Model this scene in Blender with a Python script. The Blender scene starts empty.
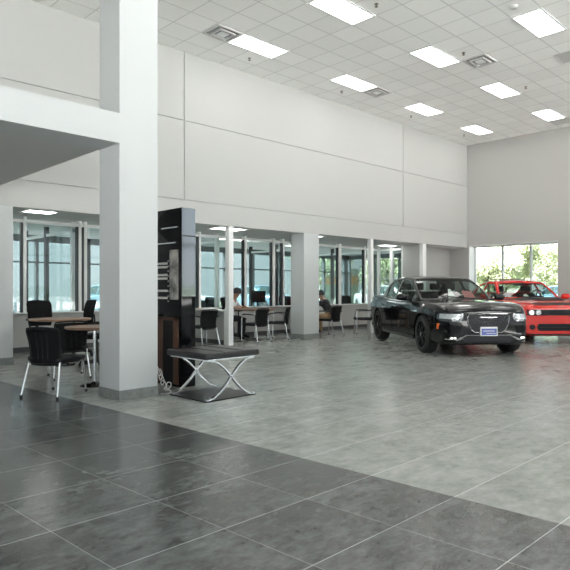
import bpy, bmesh, math, random
import numpy as np
from mathutils import Vector, Matrix
from mathutils.bvhtree import BVHTree
random.seed(7)
sc = bpy.context.scene
COL = sc.collection
PI = math.pi

# ------------------------------------------------------------------ materials
def mat(name, col, rough=0.5, metal=0.0, coat=0.0, spec=0.5, noise=0.0, nscale=8.0, bump=0.0):
    m = bpy.data.materials.new(name); m.use_nodes = True
    nt = m.node_tree; b = nt.nodes['Principled BSDF']
    b.inputs['Base Color'].default_value = (*col, 1)
    b.inputs['Roughness'].default_value = rough
    b.inputs['Metallic'].default_value = metal
    b.inputs['Specular IOR Level'].default_value = spec
    b.inputs['Coat Weight'].default_value = coat
    b.inputs['Coat Roughness'].default_value = 0.03
    if noise or bump:
        tc = nt.nodes.new('ShaderNodeTexCoord'); n = nt.nodes.new('ShaderNodeTexNoise')
        n.inputs['Scale'].default_value = nscale; n.inputs['Detail'].default_value = 4
        nt.links.new(tc.outputs['Object'], n.inputs['Vector'])
        if noise:
            r = nt.nodes.new('ShaderNodeValToRGB')
            r.color_ramp.elements[0].position = .3; r.color_ramp.elements[1].position = .7
            r.color_ramp.elements[0].color = (*[c*(1-noise) for c in col], 1)
            r.color_ramp.elements[1].color = (*[min(1, c*(1+noise)) for c in col], 1)
            nt.links.new(n.outputs['Fac'], r.inputs['Fac']); nt.links.new(r.outputs['Color'], b.inputs['Base Color'])
        if bump:
            bp = nt.nodes.new('ShaderNodeBump'); bp.inputs['Strength'].default_value = bump
            bp.inputs['Distance'].default_value = .01
            nt.links.new(n.outputs['Fac'], bp.inputs['Height']); nt.links.new(bp.outputs['Normal'], b.inputs['Normal'])
    return m

def emit(name, col, s):
    m = bpy.data.materials.new(name); m.use_nodes = True
    nt = m.node_tree; b = nt.nodes['Principled BSDF']
    b.inputs['Base Color'].default_value = (*col, 1)
    b.inputs['Emission Color'].default_value = (*col, 1); b.inputs['Emission Strength'].default_value = s
    return m

def glass(name, tint, refl=1.0, ior=1.5):
    m = bpy.data.materials.new(name); m.use_nodes = True
    nt = m.node_tree; nt.nodes.remove(nt.nodes['Principled BSDF'])
    out = nt.nodes['Material Output']
    t = nt.nodes.new('ShaderNodeBsdfTransparent'); t.inputs['Color'].default_value = (*tint, 1)
    g = nt.nodes.new('ShaderNodeBsdfGlossy'); g.inputs['Roughness'].default_value = 0.01
    # thin pane: Schlick reflectance, the same from both faces
    ge = nt.nodes.new('ShaderNodeNewGeometry'); dt = nt.nodes.new('ShaderNodeVectorMath'); dt.operation = 'DOT_PRODUCT'
    nt.links.new(ge.outputs['Normal'], dt.inputs[0]); nt.links.new(ge.outputs['Incoming'], dt.inputs[1])
    c = math_node(nt, 'SUBTRACT', 1.0, math_node(nt, 'ABSOLUTE', dt.outputs['Value']))
    k = math_node(nt, 'MULTIPLY', math_node(nt, 'ADD', .04, math_node(nt, 'MULTIPLY', math_node(nt, 'POWER', c, 5.0), .9)), refl)
    mx = nt.nodes.new('ShaderNodeMixShader'); nt.links.new(k, mx.inputs['Fac'])
    nt.links.new(t.outputs[0], mx.inputs[1]); nt.links.new(g.outputs[0], mx.inputs[2])
    nt.links.new(mx.outputs[0], out.inputs['Surface'])
    return m

def mesh_fabric(name, col, open_):
    m = bpy.data.materials.new(name); m.use_nodes = True
    nt = m.node_tree; b = nt.nodes['Principled BSDF']; out = nt.nodes['Material Output']
    b.inputs['Base Color'].default_value = (*col, 1); b.inputs['Roughness'].default_value = .7; b.inputs['Specular IOR Level'].default_value = .2
    tc = nt.nodes.new('ShaderNodeTexCoord'); n = nt.nodes.new('ShaderNodeTexChecker')
    n.inputs['Scale'].default_value = 160
    k = nt.nodes.new('ShaderNodeMath'); k.operation = 'MULTIPLY'; k.inputs[1].default_value = open_
    t = nt.nodes.new('ShaderNodeBsdfTransparent'); mx = nt.nodes.new('ShaderNodeMixShader')
    nt.links.new(tc.outputs['Object'], n.inputs['Vector']); nt.links.new(n.outputs['Fac'], k.inputs[0])
    nt.links.new(k.outputs[0], mx.inputs['Fac'])
    nt.links.new(b.outputs[0], mx.inputs[1]); nt.links.new(t.outputs[0], mx.inputs[2])
    nt.links.new(mx.outputs[0], out.inputs['Surface'])
    return m

def math_node(nt, op, a, b=None):
    n = nt.nodes.new('ShaderNodeMath'); n.operation = op
    for i, v in enumerate((a, b)):
        if v is None: continue
        if isinstance(v, (int, float)): n.inputs[i].default_value = v
        else: nt.links.new(v, n.inputs[i])
    return n.outputs[0]

def mix_rgb(nt, fac, a, b, mode='MIX'):
    n = nt.nodes.new('ShaderNodeMix'); n.data_type = 'RGBA'; n.blend_type = mode
    for s, v in ((0, fac), (6, a), (7, b)):
        if isinstance(v, (int, float)): n.inputs[s].default_value = v
        elif isinstance(v, tuple): n.inputs[s].default_value = (*v, 1)
        else: nt.links.new(v, n.inputs[s])
    return n.outputs[2]

def mix_val(nt, f, a, b):
    return math_node(nt, 'ADD', a, math_node(nt, 'MULTIPLY', f, b-a))

FLOOR_LIGHT = (.275, .29, .27); FLOOR_DARK = (.066, .072, .071)
def floor_material():
    m = bpy.data.materials.new('floor_tile'); m.use_nodes = True
    nt = m.node_tree; b = nt.nodes['Principled BSDF']
    tc = nt.nodes.new('ShaderNodeTexCoord'); sp = nt.nodes.new('ShaderNodeSeparateXYZ')
    nt.links.new(tc.outputs['Object'], sp.inputs[0])
    X, Y = sp.outputs[0], sp.outputs[1]
    us = math_node(nt, 'ADD', X, math_node(nt, 'MULTIPLY', math_node(nt, 'SUBTRACT', Y, 3.8), .055))
    us = math_node(nt, 'SUBTRACT', us, 2.95)
    vs = math_node(nt, 'ADD', math_node(nt, 'SUBTRACT', Y, 1.70), math_node(nt, 'MULTIPLY', math_node(nt, 'SUBTRACT', X, 2.5), .012))
    tu = math_node(nt, 'DIVIDE', us, .6); tv = math_node(nt, 'DIVIDE', vs, .575)
    fu = math_node(nt, 'FRACT', tu); fv = math_node(nt, 'FRACT', tv)
    gu = math_node(nt, 'LESS_THAN', fu, .006); gv = math_node(nt, 'LESS_THAN', fv, .0085)
    light = math_node(nt, 'GREATER_THAN', us, 0.0)
    cu = math_node(nt, 'FLOOR', tu); cv = math_node(nt, 'FLOOR', tv)
    cb = nt.nodes.new('ShaderNodeCombineXYZ'); nt.links.new(cu, cb.inputs[0]); nt.links.new(cv, cb.inputs[1])
    wn = nt.nodes.new('ShaderNodeTexWhiteNoise'); wn.noise_dimensions = '2D'; nt.links.new(cb.outputs[0], wn.inputs[0])
    # cloudy cement mottling
    mp = nt.nodes.new('ShaderNodeMapping'); mp.inputs['Scale'].default_value = (2.6, 4.4, 1)
    nt.links.new(tc.outputs['Object'], mp.inputs[0])
    off = nt.nodes.new('ShaderNodeVectorMath'); off.operation = 'SCALE'; off.inputs['Scale'].default_value = 7.3
    nt.links.new(wn.outputs['Color'], off.inputs[0])
    ad = nt.nodes.new('ShaderNodeVectorMath'); ad.operation = 'ADD'
    nt.links.new(mp.outputs[0], ad.inputs[0]); nt.links.new(off.outputs[0], ad.inputs[1])
    n1 = nt.nodes.new('ShaderNodeTexNoise'); n1.inputs['Scale'].default_value = 1.0; n1.inputs['Detail'].default_value = 7; n1.inputs['Roughness'].default_value = .55
    nt.links.new(ad.outputs[0], n1.inputs['Vector'])
    n2 = nt.nodes.new('ShaderNodeTexNoise'); n2.inputs['Scale'].default_value = 3.5; n2.inputs['Detail'].default_value = 9; n2.inputs['Roughness'].default_value = .72
    nt.links.new(ad.outputs[0], n2.inputs['Vector'])
    v = math_node(nt, 'MULTIPLY', math_node(nt, 'SUBTRACT', n1.outputs['Fac'], .5), 1.6)
    v = math_node(nt, 'ADD', v, math_node(nt, 'MULTIPLY', math_node(nt, 'SUBTRACT', n2.outputs['Fac'], .5), 2.6))
    v = math_node(nt, 'ADD', v, math_node(nt, 'MULTIPLY', math_node(nt, 'SUBTRACT', wn.outputs['Value'], .5), .16))
    v = math_node(nt, 'MAXIMUM', .3, math_node(nt, 'ADD', 1.0, math_node(nt, 'MULTIPLY', v, mix_val(nt, light, 1.35, .48))))
    base = mix_rgb(nt, light, FLOOR_DARK, FLOOR_LIGHT)
    vc = nt.nodes.new('ShaderNodeCombineXYZ')
    for i in range(3): nt.links.new(v, vc.inputs[i])
    base = mix_rgb(nt, 1.0, base, vc.outputs[0], 'MULTIPLY')
    # joints: the pale joints along the hall read stronger than the cross joints
    gl = mix_rgb(nt, light, (.34, .36, .36), (.55, .57, .54))
    gd = mix_rgb(nt, light, (.24, .25, .25), (.20, .21, .195))
    base = mix_rgb(nt, gu, base, gd); base = mix_rgb(nt, gv, base, gl)
    nt.links.new(base, b.inputs['Base Color'])
    r = math_node(nt, 'ADD', .19, math_node(nt, 'MULTIPLY', n1.outputs['Fac'], .05))
    nt.links.new(r, b.inputs['Roughness'])
    b.inputs['Specular IOR Level'].default_value = .5
    bp = nt.nodes.new('ShaderNodeBump'); bp.inputs['Strength'].default_value = .06; bp.inputs['Distance'].default_value = .01
    nt.links.new(n2.outputs['Fac'], bp.inputs['Height']); nt.links.new(bp.outputs['Normal'], b.inputs['Normal'])
    return m

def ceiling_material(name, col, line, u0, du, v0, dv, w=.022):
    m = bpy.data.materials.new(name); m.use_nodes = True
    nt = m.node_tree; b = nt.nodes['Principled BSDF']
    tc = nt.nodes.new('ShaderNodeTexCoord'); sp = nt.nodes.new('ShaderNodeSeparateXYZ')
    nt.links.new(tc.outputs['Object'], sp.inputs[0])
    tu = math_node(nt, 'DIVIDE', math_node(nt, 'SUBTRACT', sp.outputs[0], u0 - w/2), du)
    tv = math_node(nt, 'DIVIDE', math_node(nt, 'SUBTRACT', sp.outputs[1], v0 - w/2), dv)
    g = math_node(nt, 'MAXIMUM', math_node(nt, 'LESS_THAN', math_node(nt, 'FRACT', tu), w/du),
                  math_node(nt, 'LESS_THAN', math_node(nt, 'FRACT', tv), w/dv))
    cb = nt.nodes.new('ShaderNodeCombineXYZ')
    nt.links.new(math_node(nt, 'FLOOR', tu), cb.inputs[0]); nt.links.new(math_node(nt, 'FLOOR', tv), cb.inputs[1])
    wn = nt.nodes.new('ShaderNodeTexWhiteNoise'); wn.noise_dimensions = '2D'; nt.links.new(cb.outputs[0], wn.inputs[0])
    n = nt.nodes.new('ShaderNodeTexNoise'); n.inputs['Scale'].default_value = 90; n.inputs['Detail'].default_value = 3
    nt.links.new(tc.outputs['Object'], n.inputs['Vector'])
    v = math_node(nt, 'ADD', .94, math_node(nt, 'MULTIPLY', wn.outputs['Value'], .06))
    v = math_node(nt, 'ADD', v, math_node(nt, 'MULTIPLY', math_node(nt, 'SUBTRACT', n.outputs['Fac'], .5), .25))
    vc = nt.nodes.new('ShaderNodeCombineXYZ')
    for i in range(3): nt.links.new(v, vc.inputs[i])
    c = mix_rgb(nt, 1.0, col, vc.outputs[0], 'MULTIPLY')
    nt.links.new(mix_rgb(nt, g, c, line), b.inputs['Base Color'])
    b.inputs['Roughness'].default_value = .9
    return m

M = dict(
    wall=mat('wall_paint', (.465, .47, .457), .7, bump=.03, nscale=60),
    wall_grey=mat('grey_wall_paint', (.415, .412, .395), .7, bump=.03, nscale=60),
    column=mat('column_paint', (.52, .545, .545), .6, bump=.03, nscale=60),
    half=mat('half_wall_paint', (.42, .42, .405), .7, bump=.02, nscale=60),
    base_grey=mat('baseboard_tile', (.21, .225, .215), .35, noise=.2, nscale=20),
    base_dark=mat('dark_baseboard', (.05, .052, .052), .4, noise=.15, nscale=20),
    soffit=mat('soffit_paint', (.56, .56, .545), .8, bump=.02, nscale=60),
    white_metal=mat('white_painted_metal', (.78, .79, .78), .4),
    alu=mat('brushed_aluminium', (.62, .63, .63), .35, .7),
    dark_alu=mat('dark_bronze_aluminium', (.035, .04, .042), .4, .4),
    grey_alu=mat('grey_aluminium', (.13, .14, .145), .4, .3),
    chrome=mat('polished_chrome', (.82, .83, .84), .1, 1.0),
    steel=mat('satin_steel', (.72, .74, .75), .22, .95),
    black_plastic=mat('black_plastic', (.007, .007, .008), .45, spec=.25),
    black_fabric=mat('black_fabric', (.008, .008, .009), .8, spec=.15, noise=.3, nscale=150),
    seat_fabric=mat('charcoal_seat_fabric', (.02, .02, .022), .75, spec=.2, noise=.3, nscale=150),
    leather=mat('black_leather', (.02, .021, .022), .4, spec=.35, bump=.25, nscale=90),
    gloss_black=mat('gloss_black_laminate', (.004, .0045, .005), .07, spec=.22),
    wood=mat('tan_wood_edge', (.27, .15, .09), .4, noise=.25, nscale=6),
    dark_wood=mat('red_brown_wood', (.12, .055, .03), .4, noise=.3, nscale=9),
    tire=mat('tyre_rubber', (.012, .012, .012), .75),
    rim_dark=mat('dark_wheel_metal', (.045, .045, .048), .25, .9),
    paint_black=mat('black_car_paint', (.004, .004, .005), .1, .0, .35, .22),
    paint_red=mat('red_car_paint', (.60, .016, .008), .25, .0, .5, .3),
    matte_black=mat('satin_black_vinyl', (.009, .009, .010), .4, spec=.3),
    liner=mat('wheel_arch_liner', (.006, .006, .006), .9),
    grille=mat('black_grille_mesh', (.015, .016, .017), .35, .3),
    lamp=mat('headlamp_lens', (.62, .65, .68), .12, .35, .8),
    lamp_dark=mat('smoked_headlamp', (.06, .065, .07), .1, .2, .8),
    amber=mat('amber_marker', (.8, .16, .03), .3),
    plate_blue=mat('blue_plate', (.10, .14, .42), .35),
    paper=mat('white_paper', (.82, .82, .8), .7),
    pink=mat('pink_printed_paper', (.7, .25, .25), .7),
    kraft=mat('brown_folder', (.35, .22, .12), .7),
    skin_tone=mat('skin_tone', (.30, .17, .11), .55),
    shirt=mat('white_cotton', (.72, .74, .76), .8),
    black_cloth=mat('black_cloth', (.012, .012, .014), .85),
    dark_cloth=mat('dark_trousers', (.02, .022, .028), .85),
    khaki=mat('khaki_cloth', (.36, .24, .13), .85),
    hair=mat('dark_hair', (.012, .009, .008), .6),
    rubber=mat('black_rubber', (.01, .01, .01), .7),
    cable=mat('grey_white_cable', (.6, .6, .58), .5),
    asphalt=mat('asphalt', (.03, .03, .03), .9, noise=.15, nscale=3),
    terrace_bounce=mat('grey_bounce_ground', (.22, .22, .215), .9, noise=.1, nscale=2),  # mid grey of the added side slab that bounces light in
    bounce_forecourt=mat('white_bounce_ground', (.68, .675, .65), .9, noise=.08, nscale=2),  # kept very pale so the ground throws light up to the ceiling
    grass=mat('lawn', (.06, .085, .03), .95, noise=.3, nscale=6),
    bark=mat('bark', (.12, .09, .07), .9, noise=.3, nscale=20),
    leaf=mat('leaf_green', (.30, .35, .18), .6, noise=.25, nscale=3),
    leaf2=mat('leaf_pale_green', (.52, .55, .34), .6, noise=.25, nscale=3),
    sprinkler=mat('sprinkler_brass', (.22, .2, .18), .4, .6),
    vent=mat('grey_vent_metal', (.6, .6, .59), .5, .1),
    vent_dark=mat('vent_throat', (.3, .3, .3), .8),
    diffuser=emit('light_diffuser', (1.0, .985, .95), 3.2),
    lamp_on=emit('lit_fog_lamp', (1, .96, .9), 1.2),
    glass=glass('office_glass', (.88, .92, .918), .8),
    tinted=glass('tinted_window_glass', (.66, .71, .71), .8),
    tinted2=glass('lightly_tinted_glass', (.55, .59, .58), .8),
    clear=glass('window_glass', (.80, .83, .82), .8),
    car_glass=glass('car_glass', (.60, .69, .66), .9),
    mesh=mesh_fabric('black_mesh_fabric', (.006, .006, .007), .22),
    picture=mat('printed_collage', (.3, .29, .27), .4, noise=.95, nscale=7),
    bars=mat('pale_label_bar', (.62, .6, .58), .4),
    mirror=mat('reflective_steel_blue', (.19, .205, .215), .07, 1.0),
    rim_grey=mat('gunmetal_trim', (.16, .16, .165), .35, .6),
    hedge=mat('dark_hedge', (.035, .05, .03), .8, noise=.3, nscale=2),
    dark_chrome=mat('dark_chrome', (.45, .46, .47), .15, 1.0),
    orange=mat('orange_painted_metal', (.75, .33, .14), .6),
    bldg=mat('pale_concrete', (.5, .5, .48), .8, noise=.1, nscale=1),
)
for k in ('paint_black', 'paint_red'): M[k].node_tree.nodes['Principled BSDF'].inputs['Coat Roughness'].default_value = .02
M['floor'] = floor_material()
M['ceiling'] = ceiling_material('ceiling_tile', (.93, .935, .915), (.68, .685, .67), 7.105, .605, 8.785, .535)
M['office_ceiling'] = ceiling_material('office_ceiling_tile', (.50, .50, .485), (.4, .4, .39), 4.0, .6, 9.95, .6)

# ------------------------------------------------------------------ helpers
class MB:
    """collects shapes into one mesh"""
    def __init__(s): s.bm = bmesh.new()
    def box(s, x0, x1, y0, y1, z0, z1, bevel=0, rot=None, seg=2):
        b = bmesh.new(); bmesh.ops.create_cube(b, size=1)
        for v in b.verts:
            v.co = Vector((x0+(v.co.x+.5)*(x1-x0), y0+(v.co.y+.5)*(y1-y0), z0+(v.co.z+.5)*(z1-z0)))
        if bevel: bmesh.ops.bevel(b, geom=b.edges[:], offset=bevel, segments=seg, profile=.5, affect='EDGES')
        if rot is not None: bmesh.ops.transform(b, matrix=rot, verts=b.verts)
        s.add(b); return s
    def add(s, b):
        me = bpy.data.meshes.new('t'); b.to_mesh(me); b.free(); s.bm.from_mesh(me); bpy.data.meshes.remove(me)
    def quad(s, pts):
        s.bm.faces.new([s.bm.verts.new(p) for p in pts])
    def hexa(s, b4, t4):
        b = [s.bm.verts.new(p) for p in b4]; t = [s.bm.verts.new(p) for p in t4]
        s.bm.faces.new(b[::-1]); s.bm.faces.new(t)
        for i in range(4): s.bm.faces.new([b[i], b[(i+1) % 4], t[(i+1) % 4], t[i]])
        return s
    def loft(s, rings, closed=True, cap=True):
        R = [[s.bm.verts.new(p) for p in r] for r in rings]; n = len(R[0])
        for a, b in zip(R, R[1:]):
            for i in range(n if closed else n-1):
                j = (i+1) % n
                s.bm.faces.new([a[i], a[j], b[j], b[i]])
        if cap and closed:
            s.bm.faces.new(R[0][::-1]); s.bm.faces.new(R[-1])
        return s
    def tube(s, pts, r, n=10, flat=None):
        pts = [Vector(p) for p in pts]; rings = []
        up0 = None
        for i, p in enumerate(pts):
            d = (pts[min(i+1, len(pts)-1)] - pts[max(i-1, 0)]).normalized()
            if up0 is None:
                up0 = Vector((0, 0, 1)) if abs(d.z) < .9 else Vector((0, 1, 0))
            a = d.cross(up0)
            if a.length < 1e-4: a = d.cross(Vector((1, 0, 0)))
            a.normalize(); b = a.cross(d).normalized(); up0 = b
            rr = r[i] if isinstance(r, (list, tuple)) else r
            ra, rb = (rr, rr) if flat is None else flat
            rings.append([p + a*ra*math.cos(2*PI*k/n) + b*rb*math.sin(2*PI*k/n) for k in range(n)])
        return s.loft(rings)
    def lathe(s, prof, c=(0, 0, 0), axis='z', n=32, cap=True):
        rings = []
        for r, h in prof:
            ring = []
            for k in range(n):
                a = 2*PI*k/n
                if axis == 'z': q = (c[0]+r*math.cos(a), c[1]+r*math.sin(a), c[2]+h)
                elif axis == 'y': q = (c[0]+r*math.sin(a), c[1]+h, c[2]+r*math.cos(a))
                else: q = (c[0]+h, c[1]+r*math.cos(a), c[2]+r*math.sin(a))
                ring.append(q)
            rings.append(ring)
        return s.loft(rings, True, cap)
    def prism(s, poly, z0, z1):
        return s.loft([[(x, y, z0) for x, y in poly], [(x, y, z1) for x, y in poly]])
    def build(s, name, m, parent=None, loc=None, smooth=35, kind=None):
        bmesh.ops.recalc_face_normals(s.bm, faces=s.bm.faces)
        me = bpy.data.meshes.new(name); s.bm.to_mesh(me); s.bm.free()
        return link(name, me, m, parent, loc, smooth, kind)

def link(name, me, m, parent=None, loc=None, smooth=35, kind=None):
    for x in (m if isinstance(m, (list, tuple)) else [m]): me.materials.append(x)
    if smooth:
        for p in me.polygons: p.use_smooth = True
        me.set_sharp_from_angle(angle=math.radians(smooth))
    o = bpy.data.objects.new(name, me); COL.objects.link(o)
    if parent: o.parent = parent
    if loc: o.location = loc
    if kind: o['kind'] = kind
    return o

def thing(name, label, cat, loc=(0, 0, 0), rotz=0, group=None):
    o = bpy.data.objects.new(name, None); COL.objects.link(o)
    o.location = loc; o.rotation_euler = (0, 0, rotz); o.empty_display_size = .1
    return tag(o, label, cat, group)
def tag(o, label, cat, group=None):
    o['label'] = label; o['category'] = cat
    if group: o['group'] = group
    return o
def kids(o): return [c for c in bpy.data.objects if c.parent == o]
def copy_tree(o, parent=None):
    c = o.copy(); COL.objects.link(c)
    if parent: c.parent = parent
    for ch in kids(o): copy_tree(ch, c)
    return c
def place(o, x, y, rz, label, group=None, z=0):
    o.location = (x, y, z); o.rotation_euler = (0, 0, rz); o['label'] = label
    if group: o['group'] = group
    return o
def face(fx, fy): return math.atan2(-fx, fy)     # local +y looks along (fx, fy)
def struct(o): o['kind'] = 'structure'; return o
def catmull(pts, n=6):
    P = [Vector(p) for p in pts]; out = []
    for i in range(len(P)-1):
        a, b, c, d = P[max(i-1, 0)], P[i], P[i+1], P[min(i+2, len(P)-1)]
        for k in range(n):
            t = k/n
            out.append(.5*((2*b)+(c-a)*t+(2*a-5*b+4*c-d)*t*t+(3*b-a-3*c+d)*t**3))
    out.append(P[-1]); return out

# ------------------------------------------------------------------ room shell
WV = 9.75                       # plane of the long wall
UR = 18.475                     # plane of the right wall
def ceil_z(u): return 6.0 + .0124*(u-6)
def soffit_z(u): return 2.55 + .0068*(u-3.5)

MB().box(-8, 19.0, -8, 15.35, -.15, 0).build('floor', M['floor'], smooth=0, kind='structure')
m = MB()
m.hexa([(-8, -8, ceil_z(-8)), (19, -8, ceil_z(19)), (19, 10.2, ceil_z(19)), (-8, 10.2, ceil_z(-8))],
       [(-8, -8, ceil_z(-8)+.2), (19, -8, ceil_z(19)+.2), (19, 10.2, ceil_z(19)+.2), (-8, 10.2, ceil_z(-8)+.2)])
m.build('ceiling', M['ceiling'], smooth=0, kind='structure')
# long wall: backing plus cladding panels with open joints
m = MB()
def slab_u(m, u0, u1, v0, v1, zb, zt):
    m.hexa([(u0, v0, zb(u0)), (u1, v0, zb(u1)), (u1, v1, zb(u1)), (u0, v1, zb(u0))],
           [(u0, v0, zt(u0)), (u1, v0, zt(u1)), (u1, v1, zt(u1)), (u0, v1, zt(u0))])
slab_u(m, -8, UR, WV+.03, WV+.25, soffit_z, ceil_z)
lo = lambda u: 2.99+.0079*(u-3.5)
hi = lambda u: 4.58+.0108*(u-3.3)
g = .013
for a, b in ((-8, -1.02), (-1.0, 6.8-g), (6.8+g, 14.6-g), (14.6+g, UR)):
    slab_u(m, a, b, WV, WV+.032, lambda u: lo(u)+g, lambda u: hi(u)-g)
    slab_u(m, a, b, WV, WV+.032, lambda u: hi(u)+g, ceil_z)
slab_u(m, -8, UR, WV, WV+.032, soffit_z, lambda u: lo(u)-g)
m.build('wall_back', M['wall'], smooth=0, kind='structure')
# solid stretches of the long wall under the fascia
m = MB(); slab_u(m, -8, 3.477, WV, WV+.45, lambda u: 0, lambda u: soffit_z(u)); m.build('wall_column', M['column'], smooth=0, kind='structure')
m = MB(); slab_u(m, 10.32, 10.87, WV, WV+.45, lambda u: 0, lambda u: soffit_z(u)); m.build('wall_column', M['column'], smooth=0, kind='structure')
for a, b in ((5.55, 5.67), (7.96, 8.085), (13.02, 13.14), (15.68, 15.87)):
    m = MB(); slab_u(m, a, b, WV, WV+.12, lambda u: 0, lambda u: soffit_z(u)); m.build('wall_post', M['white_metal'], smooth=0, kind='structure')
MB().box(-8, 3.487, WV-.012, WV+.46, 0, .115).build('baseboard_left', M['base_grey'], smooth=0, kind='structure')
MB().box(10.31, 10.88, WV-.012, WV+.46, 0, .115).build('baseboard_center', M['base_grey'], smooth=0, kind='structure')
# recess right of the offices and its partition
MB().box(15.7, UR+.5, 10.4, 10.5, 0, 2.75).build('wall_recess', M['wall_grey'], smooth=0, kind='structure')
MB().box(15.7, 15.86, WV+.12, 10.4, 0, 2.6).build('wall_partition', M['wall_grey'], smooth=0, kind='structure')
# right wall with the window opening
m = MB()
wy0, wy1, wz0, wz1 = 6.738, 9.676, .12, 2.712
m.box(UR, UR+.5, -8, wy0, 0, 6.4); m.box(UR, UR+.5, wy1, 10.4, 0, 6.4)
m.box(UR, UR+.5, wy0, wy1, wz1, 6.4); m.box(UR, UR+.5, wy0, wy1, 0, wz0)
m.build('wall_right', M['wall_grey'], smooth=0, kind='structure')
w = struct(thing('window_1', 'x', 'x', (0, 0, 0)))
del w['label']; del w['category']
m = MB()
fx0, fx1 = UR+.36, UR+.44
m.box(fx0, fx1, wy0, wy1, wz1-.05, wz1); m.box(fx0, fx1, wy0, wy1, wz0, wz0+.06)
for v in (wy1-.06, 8.63, 7.69, wy0): m.box(fx0, fx1, v, v+.06, wz0, wz1)
m.build('window_frame', M['alu'], w, smooth=0)
for a, b in ((wy0+.06, 7.69), (7.75, 8.63), (8.69, wy1-.06)):
    MB().box(UR+.395, UR+.405, a, b, wz0+.06, wz1-.05).build('window_pane', M['clear'], w, smooth=0)
m = MB()
for y0, y1, z0, z1 in ((wy1-.012, wy1, wz0, wz1), (wy0, wy0+.012, wz0, wz1), (wy0, wy1, wz1-.012, wz1), (wy0, wy1, wz0, wz0+.012)):
    m.box(UR+.002, UR+.36, y0, y1, z0, z1)
m.build('window_reveal', M['white_metal'], w, smooth=0)
# left and front walls of the hall (left opening added for side light; front is glazed shopfront, open here to the daylight)
m = MB(); m.box(-8.2, -8, -8, 10.2, 2.75, 6.1); m.box(-8.2, -8, -8, 10.2, 0, .12); m.build('wall_left', M['wall'], smooth=0, kind='structure')
m = MB()
for k in range(8): m.box(-8.2, -8.05, -8+k*2.4, -7.9+k*2.4, .12, 2.75)
m.box(-8.2, -8.05, -8, 10.2, .95, 1.03); m.build('window_14', M['dark_alu'], smooth=0, kind='structure')  # mullions of the unseen left opening, added to brighten from the side
m = MB(); m.box(-8.2, 19, -8.25, -8, 5.35, 6.4); m.box(-8.2, 19, -8.25, -8, 0, .12); m.build('wall_front', M['wall'], smooth=0, kind='structure')
m = MB()
for k in range(12): m.box(-8+k*2.4, -7.9+k*2.4, -8.2, -8.05, .12, 5.35)
m.box(-8, 18.9, -8.2, -8.05, 3.0, 3.1); m.build('window_2', M['dark_alu'], smooth=0, kind='structure')
# mezzanine edge and the big column
m = MB()
m.box(-8, 3.156, 5.733, 6.19, 2.795, 3.12)
m.build('balcony_beam', M['column'], smooth=0, kind='structure')
m = MB(); m.box(-8, 3.15, 6.19, WV, 2.8, 3.1); m.build('balcony_slab', M['soffit'], smooth=0, kind='structure')
MB().box(3.156, 3.633, 5.733, 6.188, 0, 6.05).build('column', M['column'], smooth=0, kind='structure')
MB().box(3.148, 3.641, 5.725, 6.196, 0, .107, .004).build('baseboard_column', M['base_grey'], smooth=0, kind='structure')

# ------------------------------------------------------------------ offices behind the long wall
GV = 11.46
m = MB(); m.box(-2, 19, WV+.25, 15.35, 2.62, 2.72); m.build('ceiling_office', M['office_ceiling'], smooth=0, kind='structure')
# half walls under the glazing
MB().box(2.6, 15.8, GV, GV+.12, 0, .74).build('wall_half', M['half'], smooth=0, kind='structure')
MB().box(2.6, 15.8, GV-.012, GV, 0, .1).build('baseboard_half', M['base_dark'], smooth=0, kind='structure')
m = MB(); m.box(8.0, 8.1, 9.95, GV, 0, .735); m.build('wall_divider', M['half'], smooth=0, kind='structure')
MB().box(7.985, 8.0, 9.95, GV, 0, .1).build('baseboard_divider', M['base_dark'], smooth=0, kind='structure')
MB().box(7.9, 8.11, 9.93, GV, .735, .765, .005).build('trim_1', M['white_metal'], smooth=0, kind='structure')
MB().box(7.985, 8.1, 9.87, 9.95, 0, .765).build('trim_2', M['white_metal'], smooth=0, kind='structure')
MB().box(2.6, 15.8, GV-.06, GV+.13, .74, .765, .004).build('trim_3', M['white_metal'], smooth=0, kind='structure')
def glazing(n, posts, u0, u1, fm=None):
    """one bay of office glazing: white posts, head rail, panes"""
    w = bpy.data.objects.new('window_%d' % n, None); COL.objects.link(w); struct(w); w.location = (0, 0, 0)
    m = MB(); m.box(u0, u1, GV+.02, GV+.10, 2.50, 2.56)
    m.build('window_rail', M['white_metal'], w, smooth=0)
    edges = [u0] + [p for p, t in posts] + [u1]
    for p, t in posts:
        MB().box(p-t/2, p+t/2, GV, GV+.12, .765, 2.62).build('window_post', M['white_metal'], w, smooth=0)
        MB().box(p-t/2-.035, p-t/2, GV+.02, GV+.1, .765, 2.5).build('window_gasket', M['dark_alu'], w, smooth=0)
    for a, b in zip(edges, edges[1:]):
        if b-a > .15: MB().box(a+.06, b-.06, GV+.055, GV+.063, .765, 2.5).build('window_pane', M['glass'], w, smooth=0)
    return w
glazing(3, [(4.31, .06), (5.42, .06), (5.54, .06)], 2.6, 5.6)
glazing(4, [(6.7, .06), (7.5, .07), (8.46, .05), (9.93, .08), (10.94, .09), (11.32, .05)], 5.6, 12.0)
glazing(5, [(13.75, .12), (15.02, .07), (15.4, .05)], 12.0, 15.8)
# end glazing of the last bay (faces the window wall)
w = bpy.data.objects.new('window_6', None); COL.objects.link(w); struct(w)
MB().box(15.72, 15.84, 10.5, GV, 0, .74).build('window_sill', M['half'], w, smooth=0)
for v, t in ((10.97, .08), (10.53, .06), (GV+.03, .06)):
    MB().box(15.72, 15.84, v-t/2, v+t/2, .74, 2.62).build('window_post', M['white_metal'], w, smooth=0)
MB().box(15.72, 15.84, 10.5, GV, 2.48, 2.54).build('window_rail', M['white_metal'], w, smooth=0)
for a, b in ((10.56, 10.93), (11.01, GV)):
    MB().box(15.775, 15.783, a, b, .74, 2.48).build('window_pane', M['glass'], w, smooth=0)
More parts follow.
